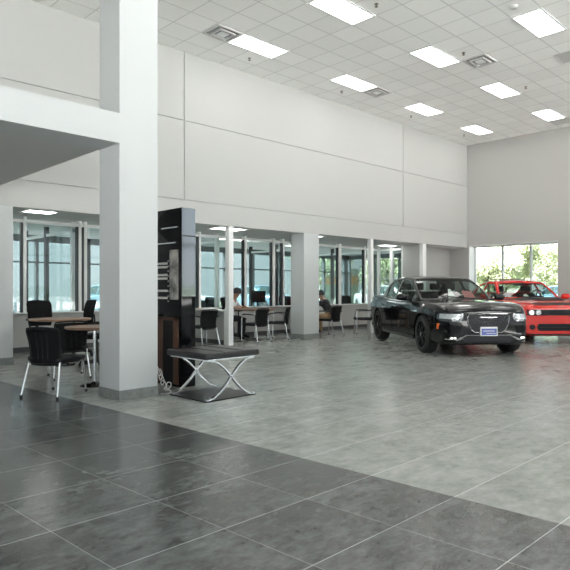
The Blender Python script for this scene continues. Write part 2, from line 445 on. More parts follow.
# glass partitions between the rear offices
for n, (u, dk) in enumerate(((5.4, 0), (7.6, 0), (9.2, 0), (12.6, 0), (15.3, 1)), 7):
    w = bpy.data.objects.new('window_%d' % n, None); COL.objects.link(w); struct(w)
    for v in (11.75, 13.1, 14.3):
        MB().box(u-.04, u+.04, v-.05, v+.05, 0, 2.62).build('window_post', M['dark_alu' if v > 12 else 'white_metal'], w, smooth=0)
    MB().box(u-.03, u+.03, 11.7, 14.35, 2.4, 2.46).build('window_rail', M['white_metal'], w, smooth=0)
    MB().box(u-.004, u+.004, 11.8, 14.25, .05, 2.4).build('window_pane', M['glass'], w, smooth=0)
# outer glazing
w = bpy.data.objects.new('window_12', None); COL.objects.link(w); struct(w)
m = MB()
k = 0; u = -1.5
while u < 18.9:
    m.box(u, u+(.24 if k % 3 == 1 else .07), 15.2, 15.34, 0, 2.62); u += 1.25; k += 1
m.box(-2, 18.9, 15.2, 15.3, 0, .12); m.box(-2, 18.9, 15.2, 15.3, 1.9, 1.94); m.box(-2, 18.9, 15.2, 15.34, 2.45, 2.62)
m.build('window_frame', M['grey_alu'], w, smooth=0)
MB().box(-2, 18.9, 15.24, 15.25, .12, 2.45).build('window_pane', M['tinted'], w, smooth=0)
w = bpy.data.objects.new('window_13', None); COL.objects.link(w); struct(w)
m = MB()
for v in (10.5, 11.6, 12.75, 13.9, 15.2): m.box(18.85, 18.95, v, v+.07, 0, 2.62)
m.box(18.85, 18.95, 10.5, 15.3, 2.45, 2.62); m.box(18.85, 18.95, 10.5, 15.3, 0, .12)
m.build('window_frame', M['grey_alu'], w, smooth=0)
MB().box(18.895, 18.905, 10.5, 15.2, .12, 2.45).build('window_pane', M['tinted2'], w, smooth=0)
MB().box(-2.2, -2, WV+.45, 15.35, 0, 2.7).build('wall_office', M['wall'], smooth=0, kind='structure')

# ------------------------------------------------------------------ ceiling lights, vents, sprinklers
def ceiling_light(u0, v0, z, lu, lv, label, group):
    t = thing('ceiling_light', label, 'ceiling light', (u0+lu/2, v0+lv/2, z), 0, group)
    t.rotation_euler = (0, -.0124 if z > 5 else 0, 0)
    m = MB(); a, b, e = lu/2, lv/2, .035
    m.box(-a, a, -b, -b+e, -.012, .02); m.box(-a, a, b-e, b, -.012, .02)
    m.box(-a, -a+e, -b+e, b-e, -.012, .02); m.box(a-e, a, -b+e, b-e, -.012, .02)
    m.build('frame', M['white_metal'], t, smooth=0)
    MB().box(-a+e, a-e, -b+e, b-e, -.006, .004).build('diffuser', M['diffuser'], t, smooth=0)
    return t
names = {
 (0, 1): 'white ceiling light panel cut off by the top of the tall column',
 (1, 0): 'ceiling light panel with an air vent at its left end, nearest the tall column',
 (1, 1): 'ceiling light panel at the top edge, to the right of the one beside the vent',
 (2, 0): 'ceiling light panel along the long wall with a vent at its right end',
 (2, 1): 'ceiling light panel left of the open square vent in the middle of the ceiling',
 (2, 2): 'largest ceiling light panel, upper right, below the small smoke detector',
 (3, 0): 'small ceiling light panel third along the row beside the long wall',
 (3, 1): 'ceiling light panel in the middle row behind the open square vent',
 (4, 0): 'farthest ceiling light panel, right at the corner of long wall and right wall',
 (4, 1): 'ceiling light panel beside the right wall with a grey vent at its right end',
}
GL = 'ceiling light panels'
for i in range(5):
    for j in range(6):
        u0 = 4.08+3.025*i; v0 = 8.25-2.14*j
        lab = names.get((i, j), 'ceiling light panel out of view over the front of the hall')
        if i == 0 and j == 0: continue
        ceiling_light(u0, v0, ceil_z(u0+.6)-.003, 1.21, .535, lab, GL if (i, j) in names else 'ceiling light panels over the front of the hall')
for u0, v0, lu, lv, lab in ((3.95, 10.28, .56, .5, 'lit ceiling panel over the seating bay left of the tall column'),
        (8.1, 10.2, .85, .5, 'lit ceiling panel behind the thin white post near the black kiosk'),
        (10.95, 10.12, .6, .45, 'lit ceiling panel over the person in black by the white pier'),
        (15.0, 10.6, .65, .45, 'lit ceiling panel in the end bay above the black car'),
        (7.2, 12.6, 1.1, .55, 'lit ceiling panel seen through the glass behind the white post'),
        (9.9, 12.2, 1.1, .55, 'lit ceiling panel seen through the glass above the seated person in white'),
        (12.9, 12.6, 1.1, .55, 'lit ceiling panel seen through the glass of the bay left of the black car'),
        (3.3, 12.8, 1.1, .55, 'lit ceiling panel seen through the glass at the far left')):
    ceiling_light(u0, v0, 2.617, lu, lv, lab, 'office ceiling light panels')

def ceiling_vent(u, v, lu, lv, label, bright=True):
    t = thing('ceiling_vent', label, 'air vent', (u, v, ceil_z(u)-.004), 0, 'ceiling vents')
    a, b = lu/2, lv/2
    m = MB()
    for e, z in ((0, 0), (.10, -.02)):
        A, B, q = a-e, b-e*.9, .035
        m.box(-A, A, -B, -B+q, z-.02, z+.01); m.box(-A, A, B-q, B, z-.02, z+.01)
        m.box(-A, -A+q, -B+q, B-q, z-.02, z+.01); m.box(A-q, A, -B+q, B-q, z-.02, z+.01)
    m.build('frame', M['vent'], t, smooth=0)
    MB().box(-a+.02, a-.02, -b+.02, b-.02, -.002, .003).build('throat', M['vent_dark'], t, smooth=0)
    MB().box(-a+.2, a-.2, -b+.17, b-.17, -.035, -.02).build('deflector', M['white_metal'], t, smooth=0)
ceiling_vent(6.81, 8.52, .58, .5, 'square air vent at the left end of the light nearest the tall column')
ceiling_vent(11.63, 8.52, .58, .5, 'square air vent at the right end of a light by the long wall')
ceiling_vent(11.6, 5.82, .6, .5, 'open square air vent in the middle of the ceiling')
t = thing('ceiling_vent', 'plain grey return vent at the right end of the light by the right wall', 'air vent', (17.7, 6.35, ceil_z(17.7)-.004), 0, 'ceiling vents')
m = MB()
for k in range(11): m.box(-.29+k*.055, -.27+k*.055, -.24, .24, -.012, 0)
m.box(-.3, .3, -.26, -.24, -.015, 0); m.box(-.3, .3, .24, .26, -.015, 0); m.build('louvre', M['vent'], t, smooth=0)
MB().box(-.3, .3, -.26, .26, 0, .004).build('throat', M['vent_dark'], t, smooth=0)
t2 = copy_tree(t); place(t2, 12.75, 4.38, 0, 'grey return vent cut off by the right edge of the photo', z=ceil_z(12.75)-.004)
for u, v, lab in ((7.97, 9.09, 'small sprinkler head near the wall below the light nearest the tall column'),
        (10.965, 9.09, 'small sprinkler head by the long wall, below the light with a vent at its right'),
        (14.0, 9.09, 'small sprinkler head by the long wall, below the third light of the row'),
        (17.03, 9.09, 'small sprinkler head close to the corner of the two walls'),
        (7.98, 5.86, 'small sprinkler head at the top edge of the ceiling'),
        (10.96, 5.86, 'small sprinkler head left of the open square vent'),
        (13.96, 5.84, 'small sprinkler head to the right of the middle row light, toward the right wall')):
    t = thing('sprinkler_head', lab, 'sprinkler', (u, v, ceil_z(u)), 0, 'ceiling sprinklers')
    MB().lathe([(.035, 0), (.035, -.008), (.012, -.012), (.012, -.04), (.03, -.045), (.03, -.05)], n=16).build('body', M['sprinkler'], t)
t = thing('smoke_detector', 'round smoke detector above the largest ceiling light panel', 'smoke detector', (9.744, 4.277, ceil_z(9.744)))
MB().lathe([(.07, 0), (.07, -.02), (.05, -.045), (.02, -.05)], n=24).build('housing', M['vent'], t)

# ------------------------------------------------------------------ chairs and tables
def back_panel(w_top, w_bot, z0, z1, y0, y1, bow, th, nx=9, nz=8, inset=0.0):
    """curved chair back as a closed shell; y grows forward"""
    def p(i, j, off):
        s = -1+2*i/(nx-1); t = j/(nz-1)
        tt = inset + t*(1-2*inset); ss = s*(1-inset)
        wd = (w_bot+(w_top-w_bot)*tt)/2
        wd *= 1-.10*max(0, (tt-.85)/.15)**2 - .06*max(0, (.15-tt)/.15)**2
        y = y0+(y1-y0)*tt + bow*ss*ss + .025*math.sin(tt*PI)
        z = z0+(z1-z0)*tt - .018*ss*ss*max(0, tt-.6)/.4
        return (ss*wd, y+off, z)
    m = MB(); b = m.bm
    F = [[b.verts.new(p(i, j, th/2)) for i in range(nx)] for j in range(nz)]
    B = [[b.verts.new(p(i, j, -th/2)) for i in range(nx)] for j in range(nz)]
    for j in range(nz-1):
        for i in range(nx-1):
            b.faces.new([F[j][i], F[j][i+1], F[j+1][i+1], F[j+1][i]])
            b.faces.new([B[j][i+1], B[j][i], B[j+1][i], B[j+1][i+1]])
    for j in range(nz-1):
        b.faces.new([F[j][0], F[j+1][0], B[j+1][0], B[j][0]]); b.faces.new([F[j][-1], B[j][-1], B[j+1][-1], F[j+1][-1]])
    for i in range(nx-1):
        b.faces.new([F[0][i], B[0][i], B[0][i+1], F[0][i+1]]); b.faces.new([F[-1][i], F[-1][i+1], B[-1][i+1], B[-1][i]])
    return m, p

def make_guest_chair(arms, label, group):
    t = thing('guest_chair', label, 'chair', group=group)
    m = MB(); m.box(-.225, .225, -.20, .25, .39, .44, .02, seg=3); m.build('seat', M['seat_fabric'], t)
    m = MB(); m.box(-.21, .21, -.19, .23, .377, .389); m.build('seat_pan', M['black_plastic'], t, smooth=0)
    m, p = back_panel(.43, .37, .365, .785, -.23, -.29, .05, .014, inset=.05); m.build('backrest', M['mesh'], t)
    m = MB()                                                # rim around the mesh
    n = 14
    loop = [p(i/1.0*(8/(n-1)), 0, 0) for i in range(n)]
    _, q = back_panel(.44, .38, .36, .79, -.23, -.29, .05, .014, inset=.02)
    ring = [q(8*i/12, 0, 0) for i in range(13)] + [q(8, 7*j/10, 0) for j in range(1, 11)] + [q(8-8*i/12, 7, 0) for i in range(1, 13)] + [q(0, 7-7*j/10, 0) for j in range(1, 11)]
    m.tube(ring, .013, 8)
    m.build('back_frame', M['black_plastic'], t)
    m = MB()
    for s in (-1, 0, 1): m.tube([q(4+s*1.3, 1+j, -.004) for j in range(6)], .009, 6)
    m.build('back_slat', M['black_plastic'], t)
    for s in (-1, 1):
        MB().tube(catmull([(s*.185, -.12, .42), (s*.2, -.185, .40), (s*.205, -.215, .34), (s*.235, -.29, .012)], 5), .0115, 8).build('leg', M['steel'], t)
        lg = kids(t)[-1]; MB().lathe([(.016, 0), (.016, .03)], (s*.235, -.29, 0), n=10).build('foot_cap', M['rubber'], lg)
        if arms:
            MB().tube(catmull([(s*.25, .21, .012), (s*.25, .205, .35), (s*.25, .19, .58), (s*.25, .15, .625), (s*.25, 0, .635), (s*.24, -.2, .62)], 5), .0115, 8).build('leg', M['steel'], t)
            lg = kids(t)[-1]; MB().lathe([(.016, 0), (.016, .03)], (s*.25, .21, 0), n=10).build('foot_cap', M['rubber'], lg)
            MB().tube(catmull([(s*.25, .17, .64), (s*.252, .1, .648), (s*.25, -.1, .648), (s*.235, -.22, .635)], 4), .02, 8, (.022, .013)).build('armrest', M['black_plastic'], t)
        else:
            MB().tube(catmull([(s*.225, .25, .012), (s*.22, .22, .25), (s*.215, .195, .37), (s*.20, .1, .38), (s*.195, -.1, .385)], 5), .0115, 8).build('leg', M['steel'], t)
            lg = kids(t)[-1]; MB().lathe([(.016, 0), (.016, .03)], (s*.225, .25, 0), n=10).build('foot_cap', M['rubber'], lg)
    return t

GC = 'guest chairs with chrome legs'
c0 = make_guest_chair(False, 'black mesh armless chair nearest the camera, left of the tall column', GC)
place(c0, 2.83, 6.60, face(.86, .5), c0['label'])
cb = copy_tree(c0); place(cb, 3.52, 7.80, face(.25, .97), 'black mesh chair right behind the nearest chair, facing the round wood table')
ca = make_guest_chair(True, '', GC)
place(ca, 7.55, 10.12, face(0, 1), 'black chair with chrome legs in front of the grey half wall by the black kiosk')
cg = copy_tree(ca); place(cg, 8.96, 10.0, face(-.08, 1), 'black armchair with its back to the room at the table of the person in white')
ch = copy_tree(ca); place(ch, 9.85, 10.15, face(-.55, .83), 'black armchair seen from the side, against the white pier')
ci = copy_tree(ca); place(ci, 12.82, 9.86, face(-.72, .69), 'empty black armchair beside the rear wheel of the black car')
cj = copy_tree(ca); place(cj, 11.72, 10.12, face(-.1, 1), 'black armchair the person in black is sitting on')

def make_office_chair(label, group):
    t = thing('office_chair', label, 'office chair', group=group)
    MB().box(-.24, .24, -.22, .25, .45, .52, .03, seg=3).build('seat', M['black_fabric'], t)
    m, p = back_panel(.46, .42, .56, 1.02, -.24, -.30, .06, .03); m.build('backrest', M['black_fabric'], t)
    MB().tube(catmull([(0, -.1, .44), (0, -.26, .46), (0, -.3, .6), (0, -.29, .75)], 5), .02, 8, (.03, .012)).build('back_support', M['black_plastic'], t)
    MB().lathe([(.028, .09), (.028, .3), (.018, .3), (.018, .45)], n=16).build('gas_column', M['black_plastic'], t)
    m = MB()
    for k in range(5):
        a = 2*PI*k/5; m.tube([(0, 0, .1), (.28*math.cos(a), .28*math.sin(a), .07)], [.028, .016], 8)
    m.build('base', M['black_plastic'], t)
    for k in range(5):
        a = 2*PI*k/5; MB().lathe([(.03, -.02), (.03, .02)], (.28*math.cos(a), .28*math.sin(a), .03), 'y', 14).build('caster', M['rubber'], t)
    for s in (-1, 1):
        MB().tube(catmull([(s*.22, 0, .47), (s*.27, 0, .5), (s*.27, 0, .66), (s*.27, .1, .68), (s*.27, -.14, .68)], 5), .014, 8).build('armrest', M['black_plastic'], t)
    return t
GO = 'black office chairs'
oc = make_office_chair('', GO)
place(oc, 4.20, 10.24, face(.1, -1), 'black office chair behind the round table, at the far left')
o2 = copy_tree(oc); place(o2, 4.82, 10.26, face(-.95, .1), 'black office chair turned sideways behind the round table, nearer the tall column')
o3 = copy_tree(oc); place(o3, 4.28, 8.48, face(-.8, .6), 'black office chair partly hidden by the tall column, beyond the pedestal table')
o4 = copy_tree(oc); place(o4, 9.42, 12.0, face(.2, -1), 'black office chair behind the glass, left of the person in white')
o5 = copy_tree(oc); place(o5, 15.0, 12.1, face(-.2, -1), 'black office chair behind the glass in the bay left of the black car')
o6 = copy_tree(oc); place(o6, 12.2, 12.15, face(-.4, -1), 'black office chair behind the glass beside the white pier')
o7 = copy_tree(oc); place(o7, 9.12, 11.0, face(.35, -.94), 'black office chair under the person in the white shirt')

def round_table(u, v, r, label, zt=.745):
    t = thing('round_table', label, 'table', (u, v, 0), 0, 'round tables on a pedestal')
    MB().lathe([(r*.2, zt-.035), (r-.02, zt-.033), (r, zt-.022), (r, zt-.006), (r-.005, zt)], n=56).build('tabletop', M['wood'], t)
    MB().lathe([(.02, .02), (.02, zt-.035)], n=20).build('pole', M['steel'], t)
    MB().lathe([(.12, zt-.05), (.12, zt-.034)], n=20).build('mounting_plate', M['black_plastic'], t)
    MB().lathe([(r*.5, 0), (r*.5, .01), (r*.4, .02), (.05, .03), (.025, .05)], n=40).build('base', M['gloss_black'], t)
    return t
round_table(3.44, 6.87, .36, 'round wood topped pedestal table beside the tall column, nearest the camera')
round_table(4.0, 9.16, .47, 'round wood table behind the nearest chairs, left of the tall column')
round_table(9.32, 10.42, .46, 'round wood table the person in the white shirt leans on')
round_table(11.55, 10.95, .42, 'round table in front of the person in black, behind the white pier')

# office desk with monitor behind the glass
t = thing('desk', 'dark desk standing behind the glass under the monitor', 'desk', (11.1, 12.35, 0))
MB().box(-.6, .6, -.35, .35, .70, .735, .004).build('desktop', M['dark_wood'], t, smooth=0)
for s in (-1, 1): MB().box(s*.58-.015, s*.58+.015, -.32, .32, 0, .70).build('side_panel', M['dark_wood'], t, smooth=0)
t = thing('monitor', 'black computer monitor behind the glass, right of the person in white', 'monitor', (11.12, 12.3, .735))
MB().box(-.27, .27, -.02, .015, .11, .44, .008).build('display', M['black_plastic'], t)
MB().box(-.03, .03, .01, .03, .0, .25).build('stand_neck', M['black_plastic'], t); MB().lathe([(.11, 0), (.11, .012)], n=24).build('stand_base', M['black_plastic'], t)
# papers on the half wall
for (u, v, rz, mm, lab, sz) in ((7.995, 10.45, .1, 'paper', 'white papers lying on the half wall by the thin white post', (.1, .2)), (7.99, 11.0, .2, 'kraft', 'brown folder lying on the half wall behind the black kiosk', (.1, .16))):
    o = MB().box(-sz[0], sz[0], -sz[1], sz[1], 0, .012).build('paper_stack' if mm == 'paper' else 'folder', M[mm], loc=(u, v, .766), smooth=0); o.rotation_euler[2] = rz
    tag(o, lab, 'paper' if mm == 'paper' else 'folder')

# ------------------------------------------------------------------ kiosk, stool, cable
t = thing('display_kiosk', 'tall glossy black display kiosk right of the tall column', 'display kiosk', (4.10, 5.935, 0))
KW, KD, KH = .21, .82, 2.215
MB().box(0, KW, 0, KD, 0, KH, .006).build('cabinet', M['gloss_black'], t)
MB().box(-.008, 0, .065, .25, 1.08, 1.70, .002).build('printed_panel', M['picture'], t, smooth=0)
for z in (1.535, 1.49, 1.39, 1.345, 1.19, 1.10):
    MB().box(-.010, 0, .30, .62, z-.014, z+.014, .002).build('label_bar', M['bars'], t, smooth=0)
for k in range(9):
    z = 1.06+.063*k
    MB().box(-.010, 0, .275, .29, z-.006, z+.006).build('peg', M['bars'], t, smooth=0)
m = MB(); m.box(-.015, 0, .06, .16, .03, .86); m.box(-.015, 0, .40, .5, .03, .86); m.box(-.015, 0, .06, .5, .82, .86); m.build('wood_frame', M['dark_wood'], t, smooth=0)
MB().box(-.004, 0, .16, .40, .03, .82).build('door_panel', M['black_plastic'], t, smooth=0)
MB().box(.004, KW-.004, -.004, .0, 1.12, KH-.004, .001).build('end_panel', M['mirror'], t, smooth=0)
MB().box(-.006, KW+.004, -.006, .002, 1.86, 1.875).build('joint_strip', M['rim_dark'], t, smooth=0)
MB().box(-.02, -.0, .06, .42, 1.97, 1.985).build('reflection_strip', M['chrome'], t, smooth=0)  # bright strip standing in for a ceiling reflection on the gloss side
MB().box(-.02, -.0, .1, .6, 1.78, 1.795).build('reflection_strip', M['chrome'], t, smooth=0)  # second strip in place of a reflection, no shelf here

t = thing('x_leg_stool', 'square black leather stool on crossed chrome legs in front of the black kiosk', 'stool', (4.10, 5.31, 0))
sw, sd = .335, .325
MB().box(-.385, .385, -.375, .375, .455, .525, .022, seg=4).build('seat_cushion', M['leather'], t)
m = MB()
for x in (-.13, .13): m.tube([(x, -.374, .49), (x, -.376, .525), (x, -.3, .527), (x, .3, .527), (x, .376, .525)], .004, 6)
m.build('seam', M['leather'], t)
m = MB(); m.box(-.35, .35, -.34, .34, .44, .456); m.build('seat_frame', M['steel'], t, smooth=0)
for y in (-.325, .325):
    for s in (-1, 1):
        a = catmull([(s*-.345, y, .020), (s*-.29, y, .021), (s*-.225, y, .045), (s*-.14, y, .105), (s*-.06, y, .180), (0, y, .245), (s*.05, y, .298), (s*.12, y, .362), (s*.20, y, .412), (s*.27, y, .435), (s*.33, y, .440)], 5)
        rings = []
        for i, p in enumerate(a):
            d = (a[min(i+1, len(a)-1)]-a[max(i-1, 0)]).normalized(); nn = Vector((-d.z, 0, d.x))
            rings.append([p+nn*.008+Vector((0, -.017, 0)), p+nn*.008+Vector((0, .017, 0)), p-nn*.008+Vector((0, .017, 0)), p-nn*.008+Vector((0, -.017, 0))])
        MB().loft(rings).build('leg', M['chrome'], t, smooth=30)
MB().box(-.36, .36, -.34, .34, 0, .012, .003).build('base_plate', M['matte_black'], t, smooth=0)

pts = [(3.66, 5.90, .44), (3.70, 5.89, .37), (3.73, 5.88, .29), (3.75, 5.86, .22), (3.72, 5.84, .20), (3.71, 5.85, .26), (3.75, 5.86, .27), (3.77, 5.85, .20), (3.74, 5.83, .15), (3.72, 5.84, .19), (3.77, 5.86, .20),
       (3.79, 5.84, .13), (3.75, 5.82, .09), (3.74, 5.83, .13), (3.80, 5.85, .13), (3.81, 5.83, .07), (3.77, 5.81, .05), (3.80, 5.80, .03), (3.86, 5.81, .06), (3.87, 5.82, .10), (3.83, 5.83, .11), (3.81, 5.82, .05), (3.85, 5.79, .012), (3.80, 5.73, .008), (3.74, 5.71, .008), (3.68, 5.74, .008)]
o = MB().tube(catmull(pts, 6), .0055, 8).build('power_cable', M['cable'])
tag(o, 'loose grey cable hanging and coiled between the tall column and the kiosk', 'cable')
MB().box(3.633, 3.648, 5.88, 5.95, .33, .42, .003).build('trim_4', M['white_metal'], kind='structure')

# ------------------------------------------------------------------ cars
def interp(xs, ys, x):
    """smooth (monotone-ish) interpolation"""
    xs = np.array(xs, float); ys = np.array(ys, float)
    d = np.diff(ys)/np.diff(xs); mm = np.zeros_like(ys)
    mm[0], mm[-1] = d[0], d[-1]
    for i in range(1, len(ys)-1):
        mm[i] = 0 if d[i-1]*d[i] <= 0 else 2*d[i-1]*d[i]/(d[i-1]+d[i])
    i = np.clip(np.searchsorted(xs, x)-1, 0, len(xs)-2); h = xs[i+1]-xs[i]; s = (x-xs[i])/h
    return float((1+2*s)*(1-s)**2*ys[i]+s*(1-s)**2*h*mm[i]+s*s*(3-2*s)*ys[i+1]+s*s*(s-1)*h*mm[i+1])

class Car:
    def __init__(s, name, label, cat, S, loc, rz, paint, glassm, group=None):
        s.S = S; s.root = thing(name, label, cat, loc, rz, group); s.paint = paint; s.glassm = glassm
    # x forward, y left, z up
    def col(s, k, x): return interp([r[0] for r in s.S['body']], [r[k] for r in s.S['body']], x)
    def body(s, nx=70, sub=4):
        xs0, xs1 = s.S['body'][0][0], s.S['body'][-1][0]
        rings = []
        for i in range(nx+1):
            # denser stations at both ends
            tt = i/nx; tt = .5-.5*math.cos(PI*tt)*.55-.45*(.5-tt) if False else tt
            a = tt; x = xs0+(xs1-xs0)*(.5-.5*math.cos(PI*a))*.5+(xs1-xs0)*a*.5
            w, zb, zs, zt, zc, we = [s.col(k, x) for k in range(1, 7)]
            half = [(0, zb), (.80*w, zb), (.94*w, zb+.025), (.985*w, zb+.10), (w, .5*(zb+zs)+.06), (.99*w, zs-.08), (.96*w, zs-.012), (.5*(.96*w+we)+.006, .5*(zs+zt)+.004), (we-.02, zt), (.55*we, zt+.65*(zc-zt)), (0, zc)]
            P = [Vector((0, y, z)) for y, z in half]; c = catmull(P, sub)
            ring = [(x, p.y, p.z) for p in c] + [(x, -p.y, p.z) for p in c[-2:0:-1]]
            rings.append(ring)
        m = MB(); m.loft(rings)
        bmesh.ops.recalc_face_normals(m.bm, faces=m.bm.faces)
        me = bpy.data.meshes.new('body'); m.bm.to_mesh(me); m.bm.free()
        o = bpy.data.objects.new('body', me); COL.objects.link(o)
        cut = MB()
        for wx in (s.S['fx'], s.S['rx']):
            for sg in (-1, 1):
                y0, y1 = sorted((sg*.52, sg*1.3))
                cut.lathe([(s.S['arch'], y0), (s.S['arch'], y1)], (wx, 0, s.S['r']+.005), 'y', 40)
        bmesh.ops.recalc_face_normals(cut.bm, faces=cut.bm.faces)
        cme = bpy.data.meshes.new('c'); cut.bm.to_mesh(cme); cut.bm.free()
        co = bpy.data.objects.new('c', cme); COL.objects.link(co)
        md = o.modifiers.new('b', 'BOOLEAN'); md.operation = 'DIFFERENCE'; md.object = co; md.solver = 'EXACT'
        dg = bpy.context.evaluated_depsgraph_get(); dg.update()
        nm = bpy.data.meshes.new_from_object(o.evaluated_get(dg))
        bpy.data.objects.remove(o); bpy.data.objects.remove(co)
        b = bmesh.new(); b.from_mesh(nm); s.bvh = BVHTree.FromBMesh(b); b.free()
        nm.name = 'body'; nm.materials.clear()
        s.body_o = link('body', nm, s.paint, s.root, smooth=32)
        for wx in (s.S['fx'], s.S['rx']):
            for sg in (-1, 1):
                mm = MB(); R = s.S['arch']-.004; z = s.S['r']+.005
                arc = [(-20+220*k/24) for k in range(25)]
                pr = [[(wx+R*math.cos(math.radians(a)), y, z+R*math.sin(math.radians(a))) for a in arc] for y in (sg*.54, sg*.88)]
                mm.loft(pr, closed=False, cap=False); mm.build('wheel_arch', M['liner'], s.root)
    def hit(s, ax, a, b):
        if ax == 'f': o, d = Vector((4, a, b)), Vector((-1, 0, 0))
        elif ax == 'r': o, d = Vector((-4, a, b)), Vector((1, 0, 0))
        elif ax == 'l': o, d = Vector((a, 3, b)), Vector((0, -1, 0))
        elif ax == 'R': o, d = Vector((a, -3, b)), Vector((0, 1, 0))
        else: o, d = Vector((a, b, 3)), Vector((0, 0, -1))
        h = s.bvh.ray_cast(o, d)
        if h[0] is None: return None
        return h[0], -d
    def patch(s, name, ax, rows, nc, m, off=.006, depth=.03, parent=None, fallback=None):
        """a panel laid on the body: rows of (end a, end b) pairs, seen along axis ax"""
        F, B = [], []
        mb = MB(); b = mb.bm; last = None
        for (a, c) in rows:
            f, k = [], []
            for i in range(nc+1):
                t = i/nc; h = s.hit(ax, a[0]+(c[0]-a[0])*t, a[1]+(c[1]-a[1])*t)
                if h is None: h = last
                last = h
                p, d = h; f.append(b.verts.new(p+d*off)); k.append(b.verts.new(p-d*depth))
            F.append(f); B.append(k)
        nr = len(rows)
        for j in range(nr-1):
            for i in range(nc):
                b.faces.new([F[j][i], F[j][i+1], F[j+1][i+1], F[j+1][i]])
        for j in range(nr-1):
            b.faces.new([F[j][0], F[j+1][0], B[j+1][0], B[j][0]]); b.faces.new([F[j][-1], B[j][-1], B[j+1][-1], F[j+1][-1]])
        for i in range(nc):
            b.faces.new([F[0][i], B[0][i], B[0][i+1], F[0][i+1]]); b.faces.new([F[-1][i], F[-1][i+1], B[-1][i+1], B[-1][i]])
        return mb.build(name, m, parent or s.root, smooth=40)
    def line(s, name, ax, pts, r, m, off=.004, closed=False, parent=None, n=6, dense=5):
        q = []
        pp = [Vector((a, b, 0)) for a, b in pts]
        if closed: pp.append(pp[0])
        for a, c in zip(pp, pp[1:]):
            for k in range(dense): q.append(a.lerp(c, k/dense))
        q.append(pp[-1])
        P = []
        for v in q:
            h = s.hit(ax, v.x, v.y)
            if h: P.append(h[0]+h[1]*off)
        return MB().tube(P, r, n).build(name, m, parent or s.root)
    def cabin(s):
        G = s.S['cab']
        xs = G['x']; zr = lambda x: interp([p[0] for p in G['roof']], [p[1] for p in G['roof']], x)
        wb = lambda x: interp([p[0] for p in G['wb']], [p[1] for p in G['wb']], x)
        zbelt = lambda x: interp([p[0] for p in G['belt']], [p[1] for p in G['belt']], x)
        lean, hmax = G['lean'], G['hmax']
        fr = [-.25, .04, .10, .35, .6, .80, .87]           # side heights
        tr = [.93, .86, .55, .2]                             # top half widths
        def ring(x):
            zb_, h = zbelt(x), max(.02, zr(x)-zbelt(x)); W = wb(x)
            pts = []
            for f in fr: pts.append((W-lean*(max(0, f*h)/hmax)**1.15, zb_+f*h))
            yt = W-lean*(h/hmax)**1.15
            pts.append((yt*.985, zb_+h*.945-.0)); 
            crown = min(.035, .12*h)
            for q in tr: pts.append((yt*q, zb_+h-crown*q*q))
            full = [(x, y, z) for y, z in pts] + [(x, -y, z) for y, z in pts[::-1]]
            return full
        R = [ring(x) for x in xs]
        nF = len(R[0])
        ns, nt_ = len(fr), len(tr)
        def patch(name, i0, i1, j0, j1, m, off=0.0, parent=None, both=False, shade=40):
            mb = MB()
            for (a, b_) in ([(j0, j1)] if not both else [(j0, j1), (nF-1-j1, nF-1-j0)]):
                V_ = [[mb.bm.verts.new(R[i][j]) for j in range(a, b_+1)] for i in range(i0, i1+1)]
                for i in range(i1-i0):
                    for j in range(b_-a):
                        mb.bm.faces.new([V_[i][j], V_[i][j+1], V_[i+1][j+1], V_[i+1][j]])
            return mb
        def emitp(name, cells, m, th=.012, parent=None):
            mb = MB(); vs = {}
            cx = Vector((0, 0, .7))
            def gv(i, j):
                if (i, j) not in vs: vs[(i, j)] = mb.bm.verts.new(R[i][j])
                return vs[(i, j)]
            for i, j in cells: mb.bm.faces.new([gv(i, j), gv(i, j+1), gv(i+1, j+1), gv(i+1, j)])
            bmesh.ops.recalc_face_normals(mb.bm, faces=mb.bm.faces)
            c = sum((v.co for v in mb.bm.verts), Vector())/len(mb.bm.verts)
            o = mb.build(name, m, parent or s.root, smooth=50)
            return o
        # classify cells
        body, side, wind, back = [], {}, [], []
        for i in range(len(xs)-1):
            xm = .5*(xs[i]+xs[i+1])
            for j in range(nF-1):
                jj = min(j, nF-2-j)                      # mirrored cell index
                left = j < (nF-1)/2
                k = None
                if 2 <= jj < 5:
                    for q, (a, b) in enumerate(G['side']):
                        if a < xm < b: k = (q, left)
                if k is not None: side.setdefault(k, []).append((i, j))
                elif G['wind'][0] < xm < G['wind'][1] and jj >= ns+1: wind.append((i, j))
                elif G['back'][0] < xm < G['back'][1] and jj >= ns+1: back.append((i, j))
                else: body.append((i, j))
        o = emitp('roof', body, G.get('roofm', s.paint))
        md = o.modifiers.new('s', 'SOLIDIFY'); md.thickness = .025; md.offset = -1
        emitp('windshield', wind, s.glassm); emitp('rear_window', back, s.glassm)
        for k in side: emitp('side_window', side[k], s.glassm)
        s.R = R; s.ring = ring
    def wheels(s, rimm, spokes=10, rim_r=.26):
        r = s.S['r']; yw = s.S['track']
        def wheel():
            t_ = MB().lathe([(rim_r, -.115), (r-.05, -.125), (r-.012, -.105), (r, -.075), (r, .075), (r-.012, .105), (r-.05, .125), (rim_r, .115)], axis='y', n=48, cap=False)
            w = t_.build('wheel', M['tire'], s.root)
            m = MB(); m.lathe([(rim_r+.004, .118), (rim_r-.012, .118), (rim_r-.02, .09), (rim_r-.025, -.09)], axis='y', n=48, cap=False)
            for k in range(spokes):
                a = 2*PI*k/spokes + (.09 if k % 2 else -.09)
                rot = Matrix.Rotation(a, 4, 'Y')
                m.box(-.016, .016, .07, .105, .04, rim_r-.01, .006, rot)
            m.lathe([(.055, .06), (.055, .11), (.03, .118)], axis='y', n=24)
            m.build('rim', rimm, w)
            MB().lathe([(rim_r-.03, -.02), (rim_r-.03, .0)], axis='y', n=32).build('brake_disc', M['liner'], w)
            MB().lathe([(.03, .117), (.03, .122)], axis='y', n=16).build('hub_cap', M['steel'], w)
            return w
